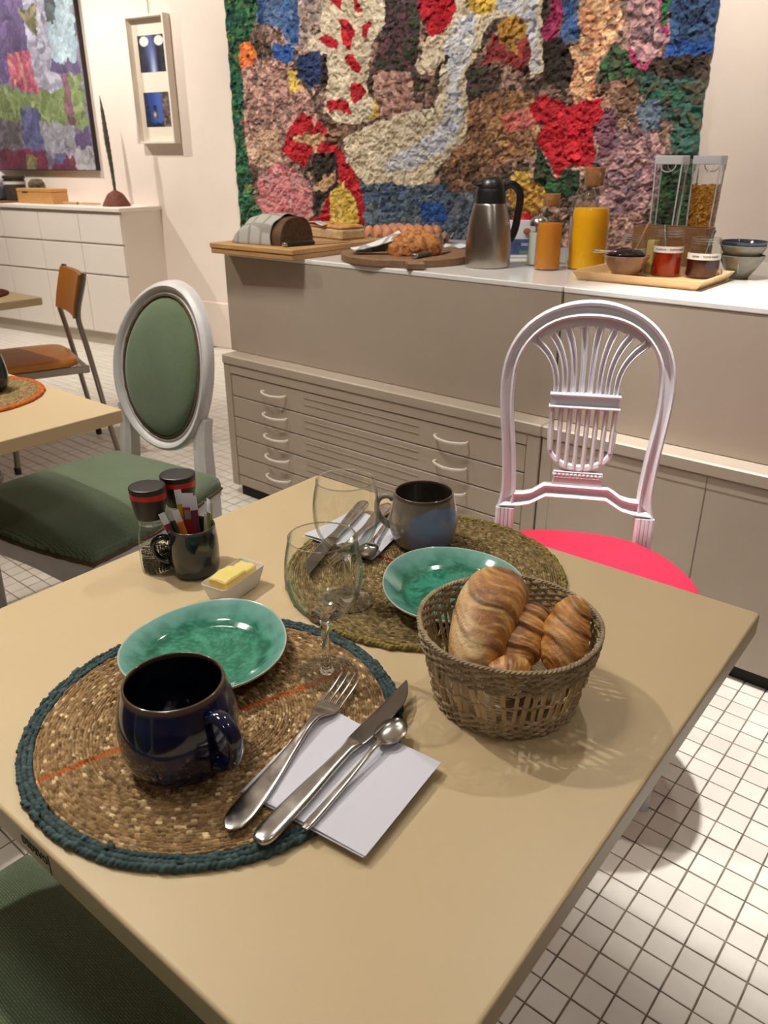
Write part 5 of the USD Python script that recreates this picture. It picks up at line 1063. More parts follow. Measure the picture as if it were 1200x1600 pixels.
def bowl(name, label, loc, r0, r1, h, mo, mi, group=None, cat_="bowl"):
    t = thing(name, label, cat_, loc, 0, group)
    obj("outside", lathe([(r0 * 0.9, 0.0), (r0, 0.001), (r0 * 1.02, 0.006), (r0 + (r1 - r0) * 0.55, h * 0.5), (r1 * 0.985, h * 0.94), (r1, h)], 56, True, False), MATS[mo], t, 60)
    obj("inside", lathe([(0.0, 0.006), (r0 * 0.95, 0.008), (r0 + (r1 - r0) * 0.50, h * 0.5), (r1 * 0.95, h * 0.94), (r1 * 0.975, h + 0.001), (r1, h)], 56, False, False), MATS[mi], t, 60); return t
bowl("jam_bowl", "brown and grey glazed bowl heaped with dark jam on the tray", (-0.930, 2.172, TT), 0.034, 0.062, 0.054, "bowl_brown", "bowl_brown")
m = trimesh.creation.icosphere(4, 1); m.vertices = m.vertices * [0.050, 0.050, 0.016]; m.vertices += (meshkit.fbm(m.vertices * 70, 3, 2)[:, None] - 0.5) * 0.012; m.vertices[:, 2] = np.maximum(m.vertices[:, 2], -0.008)
M("dark_jam", S(26, 10, 12), rough=0.08); single("jam_mound", mv(m, (-0.930, 2.172, TT + 0.056)), MATS["dark_jam"], "glossy almost black jam heaped in the brown bowl", "jam", smooth=60)
small_spoon("steel spoon lying across the jam bowl, handle to the left", (-0.915, 2.165, TT + 0.064), (-1.000, 2.105, TT + 0.066))
m = trimesh.creation.icosphere(2, 1); m.vertices = m.vertices * [0.0075, 0.006, 0.005] + [-0.985, 2.095, TT + 0.005]; single("jam_drip", m, MATS["dark_jam"], "dark blob of jam dropped on the tray's left corner", "jam")
# cereal dispensers and the wooden box before them
M("plastic_lid", S(216, 216, 220), rough=0.3); M("walnut_box", S(142, 100, 60), S(118, 80, 46), scale=10, stretch=(3, 14, 14), rough=0.5)
t = thing("wooden_box", "open brown wooden box behind the jam jars", "box", (-0.900, 2.418, CT), 6)
for x0, x1, y0, y1 in ((-0.105, 0.105, -0.045, -0.037), (-0.105, 0.105, 0.037, 0.045), (-0.105, -0.097, -0.037, 0.037), (0.097, 0.105, -0.037, 0.037)): obj("panel", box(x0, x1, y0, y1, 0, 0.123, 0.001), MATS["walnut_box"], t, False)
obj("bottom", box(-0.097, 0.097, -0.037, 0.037, 0.0, 0.006), MATS["walnut_box"], t, False)
M("cornflakes", S(224, 168, 66), S(200, 138, 44), scale=60, rough=0.7, rand=0.25)
def canister(label, loc, rot, fill):
    t = thing("cereal_canister", label, "canister", loc, rot); h = 0.300
    obj("clear_body", loft([np.c_[rrect(0.0405 * s, 0.0405 * s, 0.012), np.full(24, z)] for s, z in ((0.80, 0.0), (0.84, 0.002), (1.0, h))], True, False), MATS["clear_plastic"], t, 50)
    obj("corner_rib", cat([bar((x * 0.0300, y * 0.0300, 0.004), (x * 0.0378, y * 0.0378, h), 0.0022, 6) for x in (-1, 1) for y in (-1, 1)]), MATS["plastic_lid"], t, 50)
    lid = obj("lid", slab(rrect(0.0430, 0.0430, 0.013), h - 0.012, h + 0.012, 0.003), MATS["plastic_lid"], t, 50)
    for k in range(4):
        a = np.linspace(-PI / 2, PI / 2, 13); tab = np.stack([0.022 * np.sin(a), np.full(13, -0.0428), h - 0.012 - 0.020 * np.cos(a)], 1); m = tube(tab, 0.0014, 6)
        obj("clip_tab", mv(m, rz=90 * k), MATS["plastic_lid"], lid, 50)
    if fill:
        rg = np.random.default_rng(4); fl_ = []; pl = np.array([[-1, -.7, 0], [0.2, -1, .3], [1, -.2, 0], [.7, .8, .35], [-.5, .9, 0], [-.9, .2, .3]])
        for z in np.arange(0.006, 0.232, 0.0062):
            s = np.interp(z, [0, h], [0.80, 1.0]) * 0.0352
            for e in range(4):
                for u in np.arange(-s, s, 0.0085):
                    q = np.array([u + rg.normal(0, .001), -s + rg.normal(0, .0012), 0]); R = trimesh.transformations.random_rotation_matrix(rg.random(3)); v = (pl * rg.uniform(0.0046, 0.0068)) @ R[:3, :3].T; v[:, 1] *= 0.5
                    v = v + q; c, s_ = [(1, 0), (0, 1), (-1, 0), (0, -1)][e]; v = np.stack([v[:, 0] * c - v[:, 1] * s_, v[:, 0] * s_ + v[:, 1] * c, v[:, 2] + z + rg.normal(0, .0015)], 1)
                    fl_.append(TM(v, [[0, 1, 5], [1, 4, 5], [1, 3, 4], [1, 2, 3]]))
        cd(obj("cornflakes", cat(fl_ + [box(-0.029, 0.029, -0.029, 0.029, 0.004, 0.230)]), MATS["cornflakes"], t, False), kind="stuff")
    return t
canister("tall clear cereal canister, empty, before the collage's lower right corner", (-0.968, 2.508, CT), 8, False)
canister("tall clear cereal canister filled with cornflakes", (-0.880, 2.575, CT), 8, True)
for k, (dz, r1, mo, mi, lab) in enumerate(((0.0, 0.060, "stone_grey", "stone_grey", "grey stoneware bowl at the bottom of the stack by the buffet's right end"), (0.026, 0.0600, "stone_grey", "stone_grey", "grey stoneware bowl in the middle of the stack of three"), (0.036, 0.0605, "bowl_blue", "bowl_blue", "dark blue stoneware bowl on top of the stack of three"))):
    bowl("cereal_bowl", lab, (-0.682, 2.366, CT + dz), 0.026, r1, 0.062, mo, mi, "stacked cereal bowls")
bowl("small_cup", "small dark cup cut off by the right edge of the photo", (-0.612, 2.490, CT), 0.014, 0.022, 0.045, "bowl_blue", "bowl_blue", cat_="cup")

# ================================================================== PICTURES ON THE WALL
# outlines of the colour fields, in centimetres along and up the wall
ART = [
    ("pinkbrown", [[28.1,179.2],[59.8,172.7],[77.1,155.7],[87.5,139.0],[70.6,122.1],[56.6,125.6],[28.3,114.8],[27.6,154.0]]),
    ("tanpink", [[35.7,139.9],[52.6,137.8],[56.2,120.3],[36.1,116.7],[29.4,125.7]]),
    ("greens", [[17.7,226.1],[46.4,223.3],[43.4,199.1],[38.9,191.5],[30.2,180.7],[27.3,171.0],[29.9,157.3],[25.5,143.6],[28.9,125.7],[29.2,107.4],[36.1,92.5],[37.6,73.3],[-0.3,71.6]]),
    ("pinks", [[34.6,110.4],[51.4,121.4],[63.3,117.8],[74.7,109.8],[76.9,97.2],[69.6,86.0],[48.6,83.4],[36.1,92.5]]),
    ("blues", [[44.6,223.4],[72.7,220.7],[71.3,197.0],[70.4,181.6],[65.8,179.4],[56.6,191.3],[42.0,194.2]]),
    ("greypink", [[72.7,220.7],[87.9,219.2],[87.5,189.8],[78.5,184.2],[79.1,177.4],[70.3,179.1]]),
    ("orange", [[26.7,184.2],[35.6,186.0],[39.8,180.2],[36.7,172.5],[27.4,172.3]]),
    ("yellow", [[62.4,169.3],[69.7,169.9],[70.9,159.2],[63.9,156.8]]),
    ("bluesat", [[52.8,183.9],[65.0,181.9],[66.8,174.9],[59.9,173.6],[52.2,176.3]]),
    ("bluedark", [[68.3,176.1],[86.1,178.2],[89.1,168.1],[86.2,161.2],[77.3,160.3],[68.5,165.1]]),
    ("darks", [[87.0,178.8],[92.1,177.9],[92.4,161.6],[87.9,159.2],[85.5,165.1]]),
    ("darkmix", [[125.8,215.5],[150.9,213.0],[147.8,179.9],[150.1,159.3],[144.4,146.7],[128.3,142.7],[116.8,151.2],[116.2,163.7],[126.8,181.2]]),
    ("pinkbrown", [[120.3,166.6],[144.2,165.5],[146.4,147.2],[128.3,142.7],[119.3,148.0]]),
    ("yellow", [[114.3,151.3],[121.8,152.6],[124.2,143.1],[115.0,141.7]]),
    ("browns", [[85.5,144.0],[111.6,141.1],[111.5,133.6],[100.4,125.4],[87.2,130.6]]),
    ("cream", [[87.5,219.2],[127.7,215.3],[127.7,188.2],[118.8,177.3],[117.4,166.7],[115.7,157.5],[120.6,151.1],[118.0,142.9],[107.3,139.9],[94.3,142.1],[87.0,148.2],[89.6,158.5],[91.3,168.0],[89.4,175.6],[77.4,179.3],[78.5,184.2],[86.0,186.8]]),
    ("red", [[91.4,203.8],[100.5,201.9],[99.5,196.7],[95.4,198.8]]),
    ("red", [[106.7,202.5],[111.1,200.4],[113.8,193.9],[110.5,194.1]]),
    ("red", [[98.6,192.9],[104.3,191.6],[108.3,185.4],[104.8,177.2],[100.7,179.8]]),
    ("red", [[120.9,189.8],[113.3,188.0],[112.3,182.1],[116.4,181.9]]),
    ("red", [[83.7,183.3],[89.5,186.6],[97.4,181.6],[97.2,177.6],[89.2,179.9]]),
    ("red", [[101.8,174.6],[108.1,173.9],[113.3,168.5],[110.0,164.9],[105.0,167.9]]),
    ("red", [[105.2,161.1],[112.0,161.4],[115.6,156.0],[108.4,150.5],[104.3,156.1]]),
    ("red", [[89.0,152.7],[96.9,153.4],[104.6,152.2],[105.3,145.1],[96.7,148.6],[90.9,146.5]]),
    ("red", [[64.8,142.8],[72.0,147.0],[79.2,144.8],[79.3,138.1],[83.2,143.0],[88.9,138.9],[87.2,131.6],[98.2,127.1],[105.1,118.7],[112.3,105.0],[114.2,87.6],[107.0,86.6],[104.6,97.9],[99.4,104.8],[95.2,115.2],[89.2,124.8],[78.3,126.9],[72.8,117.9],[63.5,121.4],[54.7,127.0],[59.2,135.3]]),
    ("tan", [[62.0,136.0],[85.2,136.3],[87.7,132.9],[81.2,129.9],[80.1,125.5],[77.6,129.6],[64.2,132.5]]),
    ("red", [[70.7,87.9],[83.2,90.9],[88.5,105.4],[92.8,98.3],[90.0,86.0],[73.4,85.4]]),
    ("darks", [[78.3,125.5],[93.8,126.1],[98.2,111.8],[91.1,102.9],[83.6,100.3],[80.8,89.3],[75.8,93.6],[79.3,108.0],[77.0,117.9]]),
    ("tan", [[79.4,109.8],[93.4,115.9],[94.1,110.0],[86.1,104.6],[79.1,104.5]]),
    ("yellow", [[90.3,104.7],[99.5,109.7],[106.9,101.5],[110.2,89.2],[106.7,72.1],[88.1,71.1],[88.3,89.6]]),
    ("bluegrey", [[110.2,111.9],[144.9,109.6],[168.8,110.5],[186.1,106.9],[189.7,73.6],[110.3,69.3],[114.3,91.1]]),
    ("bluesat", [[149.1,99.7],[165.2,101.0],[169.5,91.2],[153.4,89.6]]),
    ("tanorange", [[175.3,155.3],[213.2,153.9],[218.0,136.7],[217.6,124.9],[194.7,118.3],[186.1,106.3],[168.8,109.2],[164.6,118.2],[176.4,131.3]]),
    ("darkmix", [[175.0,163.5],[188.3,167.7],[190.8,154.7],[176.7,147.9]]),
    ("browns", [[164.6,118.2],[185.2,125.1],[188.0,106.3],[168.9,106.0]]),
    ("salmon", [[195.1,142.4],[213.8,146.0],[215.2,137.9],[201.5,135.2]]),
    ("cream", [[99.8,133.8],[111.5,137.6],[128.3,143.3],[144.4,147.0],[158.4,147.5],[160.4,158.8],[159.4,164.8],[163.0,171.0],[159.4,166.5],[150.0,162.8],[146.1,167.2],[149.8,172.9],[151.6,178.5],[162.5,186.3],[168.8,192.5],[169.4,211.2],[212.8,207.0],[218.0,175.6],[217.9,161.5],[211.1,159.0],[208.4,173.5],[200.7,186.8],[190.7,185.4],[185.8,181.4],[181.9,169.4],[175.0,163.5],[178.3,146.4],[176.4,130.7],[168.3,124.5],[157.0,111.7],[144.9,108.3],[128.3,110.4],[115.4,108.5],[104.6,118.0]]),
    ("paleblue", [[162.8,175.6],[169.7,186.9],[179.5,189.5],[180.2,175.1],[176.9,168.2],[171.8,161.9],[175.2,140.4],[168.1,129.5],[144.8,116.8],[126.6,114.7],[128.3,122.0],[148.6,131.0],[163.2,140.7],[167.1,158.6]]),
    ("paleblue", [[189.3,209.3],[208.3,207.4],[214.1,175.8],[215.2,162.2],[212.0,160.7],[208.8,176.1],[200.7,187.4],[191.2,189.2]]),
    ("darks", [[165.9,171.4],[167.4,170.7],[160.5,165.9],[160.4,158.8],[157.7,159.5],[158.6,166.6]]),
    ("yellow", [[172.9,210.9],[190.0,209.2],[190.5,189.8],[185.5,186.9],[178.8,189.0],[175.0,194.7]]),
    ("red", [[143.5,213.8],[168.7,211.3],[168.9,188.6],[163.3,182.9],[156.0,180.8],[149.1,188.4]]),
    ("redbrown", [[190.4,179.5],[194.7,176.5],[199.2,170.1],[203.6,174.8],[209.0,178.3],[210.8,167.9],[206.6,161.5],[198.8,166.3],[183.1,166.5]]),
    ("gold", [[192.6,182.6],[200.7,187.9],[208.4,181.5],[207.2,175.7],[202.0,177.6],[203.9,169.9],[199.7,172.3],[194.1,175.4]]),
    ("darks", [[212.8,207.0],[223.8,175.2],[235.8,171.8],[237.3,166.5],[234.9,158.5],[230.4,152.7],[219.6,156.4],[217.6,164.8]]),
    ("magenta", [[216.9,206.6],[226.6,205.6],[224.6,180.4],[223.2,175.2],[216.4,175.1],[214.4,179.8],[220.7,188.5]]),
    ("blues", [[224.1,205.9],[233.9,204.9],[234.6,174.0],[229.1,173.3],[225.1,175.1],[225.6,182.9]]),
    ("creamorange", [[231.8,205.1],[247.3,203.6],[254.4,180.9],[252.3,173.4],[246.1,164.7],[244.0,155.5],[243.8,145.9],[234.6,146.2],[232.0,155.9],[233.6,165.3],[229.2,171.7],[235.8,171.8],[234.0,179.8]]),
    ("greendark", [[244.7,160.8],[252.4,172.4],[265.5,162.4],[269.8,151.8],[257.3,144.2],[246.5,150.0]]),
    ("browns", [[243.7,155.5],[263.2,157.3],[267.7,145.2],[256.8,136.0],[248.0,147.2]]),
    ("pinkgrey", [[252.2,203.1],[271.5,201.2],[276.2,171.9],[274.7,162.4],[265.7,160.8],[259.2,169.9]]),
    ("magenta", [[258.0,170.5],[261.8,168.2],[266.0,162.9],[273.8,164.5],[275.3,161.9],[265.7,160.3],[260.5,164.7]]),
    ("magenta", [[267.6,201.6],[272.0,201.2],[275.0,172.0],[271.9,174.7]]),
    ("greens", [[270.4,201.3],[276.4,200.7],[273.8,176.5],[272.1,177.2]]),
    ("navy", [[273.7,201.0],[294.3,199.0],[297.2,170.1],[287.6,169.7],[276.3,170.9],[275.6,175.7]]),
    ("bluesat", [[274.2,170.1],[295.4,171.2],[295.8,165.8],[275.5,164.9]]),
    ("darks", [[272.0,165.1],[296.3,165.8],[296.5,154.3],[280.8,155.5],[265.9,159.3]]),
    ("tealgreen", [[264.6,159.9],[280.7,156.0],[295.9,154.9],[296.8,135.3],[296.5,118.7],[284.5,121.9],[282.1,138.2],[269.6,144.4]]),
    ("bluegrey", [[264.5,146.7],[276.0,149.0],[278.4,135.6],[269.1,134.4]]),
    ("pinkgrey", [[254.3,136.0],[276.3,134.0],[282.9,124.7],[282.5,110.7],[275.3,99.1],[262.0,92.1],[252.6,88.7],[251.8,113.3],[247.7,118.5]]),
    ("mauve", [[245.2,141.8],[255.6,145.6],[258.4,127.6],[250.6,122.0]]),
    ("greendark", [[281.5,121.9],[296.2,120.6],[300.8,79.5],[276.5,78.2],[279.9,99.2]]),
    ("pinkbrown", [[235.4,93.4],[273.7,99.0],[279.6,78.3],[237.0,76.1]]),
    ("red", [[211.7,146.9],[218.4,152.0],[226.8,149.5],[235.2,145.9],[239.8,148.3],[248.5,148.8],[249.4,143.0],[245.8,136.2],[248.0,124.8],[246.5,118.2],[237.8,120.2],[233.0,118.4],[229.5,113.1],[224.3,121.4],[216.3,132.0],[220.6,137.8],[214.1,142.5]]),
    ("greendark", [[217.9,129.7],[223.4,120.5],[228.9,112.4],[233.2,116.7],[241.3,118.5],[242.4,107.2],[224.4,100.8],[216.4,112.9]]),
    ("yellow", [[203.8,116.5],[214.7,117.2],[213.9,109.8],[205.4,109.7]]),
    ("gold", [[202.1,109.7],[218.6,111.7],[223.9,106.9],[221.2,97.0],[210.7,94.8],[204.6,100.3]]),
    ("red", [[203.6,93.3],[215.5,98.1],[219.5,92.8],[207.8,85.7],[203.5,83.5]]),
]
PATCH = [
    ("lilacgrey", [[-158.5,236.4],[-128.1,233.6],[-131.2,182.3],[-133.5,163.0],[-160.0,167.9],[-160.6,187.7],[-165.8,207.3]]),
    ("purple", [[-181.6,223.6],[-158.5,236.4],[-162.2,191.7],[-190.4,173.1],[-241.1,179.4],[-223.8,227.0]]),
    ("lightblue", [[-130.6,233.8],[-108.7,231.8],[-112.4,182.9],[-137.5,183.4],[-138.2,205.4]]),
    ("olive", [[-165.0,214.8],[-145.7,218.9],[-148.1,198.5],[-159.2,206.8]]),
    ("teal", [[-137.2,223.7],[-128.1,219.3],[-130.4,205.6],[-139.3,206.2]]),
    ("crimsonpink", [[-186.1,191.4],[-160.8,191.6],[-157.6,164.2],[-187.3,171.4]]),
    ("purple", [[-138.8,183.5],[-111.7,183.2],[-111.0,175.3],[-140.6,177.0]]),
    ("green", [[-291.8,175.0],[-198.1,171.8],[-161.0,164.3],[-133.9,166.9],[-127.8,175.2],[-111.0,175.6],[-111.9,141.3],[-135.5,144.5],[-205.6,148.4],[-301.9,150.5]]),
    ("mauve", [[-131.7,175.4],[-125.0,175.9],[-124.0,142.7],[-131.9,142.9]]),
    ("bluepurple", [[-181.0,156.3],[-159.9,155.7],[-161.6,123.9],[-182.0,128.3]]),
    ("purplegrey", [[-301.9,150.5],[-183.3,148.8],[-183.5,128.3],[-311.5,127.1]]),
    ("greylilac", [[-162.4,146.7],[-124.9,144.3],[-126.9,122.2],[-160.0,129.9]]),
    ("purple", [[-125.8,140.7],[-109.2,141.7],[-109.8,130.4],[-126.9,130.5]]),
    ("crimson", [[-310.7,129.0],[-159.1,128.2],[-159.3,111.4],[-318.5,110.1]]),
    ("crimson", [[-145.6,126.4],[-126.9,122.2],[-128.7,111.6],[-160.7,111.4]]),
    ("olive", [[-181.7,124.4],[-170.1,124.4],[-175.2,111.3],[-187.0,111.2]]),
    ("bluepurple", [[-150.9,127.3],[-139.1,124.7],[-143.8,117.1],[-151.7,118.8]]),
    ("palegrey", [[-127.7,130.1],[-109.9,130.0],[-110.0,111.8],[-129.4,111.6]]),
]

def inpoly(P, q):
    q = np.asarray(q, float); x, y = P[:, 0], P[:, 1]; r = np.zeros(len(P), bool); j = len(q) - 1
    for i in range(len(q)):
        c = ((q[i, 1] > y) != (q[j, 1] > y)) & (x < (q[j, 0] - q[i, 0]) * (y - q[i, 1]) / (q[j, 1] - q[i, 1] + 1e-12) + q[i, 0]); r ^= c; j = i
    return r
PAL = {"base": [(70, 60, 50), (150, 116, 104), (196, 160, 140), (60, 50, 44), (120, 84, 76)], "pinkbrown": [(196, 150, 138), (170, 122, 110), (214, 172, 154), (104, 80, 70), (140, 112, 104)], "tanpink": [(190, 154, 126), (206, 172, 146), (168, 128, 104)],
 "greens": [(30, 98, 66), (24, 76, 66), (58, 134, 76), (36, 66, 48), (104, 122, 62), (22, 60, 60)], "pinks": [(206, 122, 126), (222, 146, 144), (196, 100, 108), (170, 130, 130)], "blues": [(54, 92, 148), (74, 110, 160), (40, 72, 126), (110, 130, 160)], "greypink": [(186, 160, 148), (150, 134, 128), (206, 178, 164), (110, 96, 92)],
 "orange": [(230, 110, 52), (238, 150, 62), (214, 90, 50)], "yellow": [(226, 190, 74), (214, 176, 66), (234, 206, 110), (188, 152, 60)], "bluesat": [(36, 80, 156), (30, 66, 134), (52, 98, 168)], "bluedark": [(40, 60, 108), (56, 76, 124), (34, 48, 84)], "darks": [(44, 36, 32), (60, 50, 42), (34, 30, 28), (84, 70, 58)],
 "darkmix": [(66, 58, 50), (90, 66, 76), (60, 76, 48), (120, 70, 84), (48, 42, 40)], "browns": [(120, 88, 66), (156, 116, 92), (94, 70, 54), (178, 138, 112), (70, 54, 44)], "cream": [(214, 200, 172), (224, 212, 188), (204, 188, 160), (196, 178, 148)], "red": [(190, 28, 42), (176, 22, 36), (204, 40, 52)], "tan": [(206, 168, 122), (190, 150, 106)],
 "bluegrey": [(84, 102, 128), (104, 120, 136), (62, 80, 112), (130, 138, 140), (74, 92, 96)], "tanorange": [(196, 148, 96), (176, 124, 80), (120, 88, 66), (208, 164, 118), (92, 70, 56), (150, 106, 90)], "salmon": [(222, 124, 112), (208, 108, 100)], "paleblue": [(196, 200, 212), (206, 208, 216), (182, 190, 208), (212, 206, 196)], "redbrown": [(150, 56, 54), (170, 72, 66), (128, 50, 48)],
 "gold": [(200, 152, 56), (180, 130, 48), (222, 178, 80), (140, 100, 44)], "magenta": [(176, 52, 104), (192, 70, 118), (150, 44, 88)], "creamorange": [(224, 178, 128), (214, 150, 106), (232, 194, 150), (196, 128, 92), (120, 92, 74)], "greendark": [(42, 70, 46), (60, 92, 56), (34, 54, 42), (52, 112, 60), (70, 62, 50)], "pinkgrey": [(196, 146, 148), (176, 132, 138), (150, 116, 124), (212, 168, 160), (120, 92, 92), (90, 76, 92)],
 "navy": [(50, 80, 122), (40, 62, 100), (64, 94, 134), (36, 46, 68)], "tealgreen": [(40, 108, 84), (52, 90, 84), (70, 110, 100), (96, 96, 70), (44, 74, 76), (90, 76, 60)], "mauve": [(140, 88, 104), (120, 80, 96)],
 "lilacgrey": [(158, 156, 186), (140, 140, 168), (126, 124, 142), (174, 172, 200)], "purple": [(92, 72, 128), (108, 82, 136), (84, 70, 116)], "lightblue": [(150, 180, 198), (164, 192, 204), (132, 164, 186)], "olive": [(126, 118, 76), (148, 136, 84), (96, 92, 66)], "teal": [(72, 92, 96), (60, 74, 78)], "crimsonpink": [(186, 60, 106), (206, 96, 112), (168, 52, 96), (216, 140, 108)], "green": [(112, 136, 70), (126, 148, 80), (96, 118, 60), (140, 156, 100)], "bluepurple": [(84, 88, 146), (74, 76, 130), (100, 100, 154)], "purplegrey": [(104, 92, 110), (84, 84, 80), (122, 108, 130)], "greylilac": [(140, 140, 156), (120, 124, 132), (154, 152, 172)], "crimson": [(140, 44, 72), (120, 40, 66), (104, 60, 84)], "palegrey": [(164, 160, 170), (146, 142, 152), (178, 174, 180)], "patchbase": [(120, 112, 140), (100, 92, 124), (140, 130, 150)]}
def paint(tab, base, s, z, cell, seed, jitter, contrast, sat=0.90):
    """colour and relief of a picture of torn, crumpled pieces: the field gives the palette, each piece a tone of it."""
    rg = np.random.default_rng(seed); s0, s1, z0, z1 = s.min(), s.max(), z.min(), z.max(); P0 = np.stack([s, z], -1)
    F3 = lambda f, k, o=3: meshkit.fbm(np.stack([s * f, z * f, 0 * s + k], -1), o, seed + k)
    edge_j = np.stack([F3(28, 1) - 0.5, F3(28, 2) - 0.5], -1) * jitter
    lab = np.full(s.size, len(tab)); Pj = (P0 + edge_j).reshape(-1, 2) * 100
    for k, (n_, q) in enumerate(tab): lab[inpoly(Pj, q)] = k
    names = [n_ for n_, q in tab] + [base]; npal = max(len(PAL[n_]) for n_ in names)
    table = np.array([[PAL[n_][j % len(PAL[n_])] for j in range(npal * 3)] for n_ in names], float)
    out = 0
    for cs, wt, jj in ((cell, 0.62, 0.9), (cell * 0.45, 0.38, 0.7)):
        nC = int((s1 - s0) * (z1 - z0) / cs ** 2); seeds = np.c_[rg.uniform(s0, s1, nC), rg.uniform(z0, z1, nC)]
        w2 = np.stack([F3(0.5 / cs, 3) - 0.5, F3(0.5 / cs, 4) - 0.5], -1) * cs * 2.6 * jj
        d, i = cKDTree(seeds).query((P0 + w2).reshape(-1, 2), k=2); i1 = i[:, 0]
        tone = rg.integers(0, npal * 3, nC); br = rg.normal(1, contrast, (nC, 1))
        out = out + wt * table[lab, tone[i1]] * br[i1]
        if cs == cell:
            tilt = rg.normal(0, 1, (nC, 2)); hgt = rg.uniform(0, 1, nC); rel = 0.45 * hgt[i1] + (((P0 + w2).reshape(-1, 2) - seeds[i1]) * tilt[i1]).sum(1) / cs * 0.30
    r1 = 1 - np.abs(2 * F3(26, 5, 4) - 1); r2 = 1 - np.abs(2 * F3(70, 6, 3) - 1)
    rel = rel.reshape(s.shape) + 0.9 * (r1 - 0.7) + 0.45 * (r2 - 0.7)
    out = np.asarray(out); grey = out.mean(1, keepdims=True); out = grey + (out - grey) * sat
    return Sa(np.clip(out + rg.normal(0, 3, (s.size, 1)), 6, 250)), rel
s, z = np.meshgrid(np.linspace(0.182, 2.957, 720), np.linspace(0.62, 2.32, 440), indexing="ij")
ragged = 0.007 * (meshkit.fbm(np.stack([s * 0, z * 22, 0 * s], -1), 3, 4) - 0.5); sx = s + ragged * np.clip(1 - np.minimum(s - 0.182, 2.957 - s) / 0.03, 0, 1) * 3
c, rel = paint(ART, "base", s, z, 0.030, 3, 0.035, 0.10)
n2 = meshkit.fbm(np.stack([s * 60, z * 60, 0 * s], -1), 3, 12)
fade = np.clip(np.minimum(s - 0.182, 2.957 - s) / 0.012, 0, 1)
dep = 0.030 + fade * (0.019 * rel + 0.014 * (meshkit.fbm(np.stack([s * 16, z * 16, 0 * s], -1), 3, 30) - 0.5))
dep = np.maximum(dep, 0.0135)
V = W0 + np.array(WD)[None, None] * sx[..., None] + WN[None, None] * dep[..., None] + np.array([0, 0, 1.0])[None, None] * z[..., None]
M("paper_pulp", (1, 1, 1), None, rough=0.8, tint=True, bump=0.35, bscale=120, bdist=0.004, specular_ior_level=0.3)
t = thing("collage_painting", "huge crumpled-paper relief collage with a cream bird-like shape and a red heart shape", "painting", (0, 0, 0))
g = gridmesh(V); g = TM(g.vertices, g.faces[:, ::-1]); obj("relief", g, MATS["paper_pulp"], t, True, color=np.clip(c, 0, 1))
M("canvas_white", S(222, 212, 200), rough=0.9)
obj("stretcher", onwall(box(0.190, 2.949, -0.012, -0.001, 0.64, 2.30)), MATS["canvas_white"], t, False)
s, z = np.meshgrid(np.linspace(-3.1, -1.094, 420), np.linspace(1.153, 2.45, 260), indexing="ij")
c, rel = paint(PATCH, "patchbase", s, z, 0.045, 8, 0.07, 0.10, 0.66)
V = W0 + np.array(WD)[None, None] * s[..., None] + WN[None, None] * (0.0380 + 0.0012 * rel)[..., None] + np.array([0, 0, 1.0])[None, None] * z[..., None]
M("oil_paint", (1, 1, 1), None, rough=0.42, tint=True, bump=0.4, bscale=70, bdist=0.003)
t = thing("patchwork_painting", "dark edged canvas painted in purple, green and lilac patches", "painting", (0, 0, 0))
g = gridmesh(V); g = TM(g.vertices, g.faces[:, ::-1]); obj("painted_face", g, MATS["oil_paint"], t, True, color=np.clip(c, 0, 1))
M("dark_edge", S(42, 32, 26), rough=0.7); obj("canvas_edge", onwall(box(-3.105, -1.089, -0.0362, -0.002, 1.149, 2.455)), MATS["dark_edge"], t, False)

# deep white frame with two small night photographs
t = thing("photo_frame", "deep white upright frame holding two small blue night photographs", "picture frame", (0, 0, 0))
M("frame_white", S(234, 222, 208), rough=0.5); M("mount_board", S(226, 216, 198), rough=0.9)
f0, f1, g0_, g1_, D_ = -0.628, -0.292, 1.318, 2.046, 0.062
for x0, x1, z0, z1 in ((f0, f0 + 0.014, g0_, g1_), (f1 - 0.014, f1, g0_, g1_), (f0 + 0.014, f1 - 0.014, g0_, g0_ + 0.014), (f0 + 0.014, f1 - 0.014, g1_ - 0.014, g1_)): obj("frame_side", onwall(box(x0, x1, -D_, -0.003, z0, z1, 0.001)), MATS["frame_white"], t, False)
obj("mount", onwall(box(f0 + 0.013, f1 - 0.013, -0.014, -0.004, g0_ + 0.013, g1_ - 0.013)), MATS["mount_board"], t, False)
M("photo_print", (1, 1, 1), None, rough=0.35, tint=True)
def photo(x0, x1, z0, z1, fn):
    a, b = np.meshgrid(np.linspace(0, 1, 80), np.linspace(0, 1, 90), indexing="ij"); V = np.stack([x0 + (x1 - x0) * a, np.full(a.shape, -0.0152), z0 + (z1 - z0) * b], -1); g = gridmesh(V)
    g = onwall(TM(g.vertices, g.faces[:, ::-1])); c = fn(a, b).reshape(-1, 3); obj("photograph", g, MATS["photo_print"], t, True, color=Sa(np.clip(c, 0, 255)))
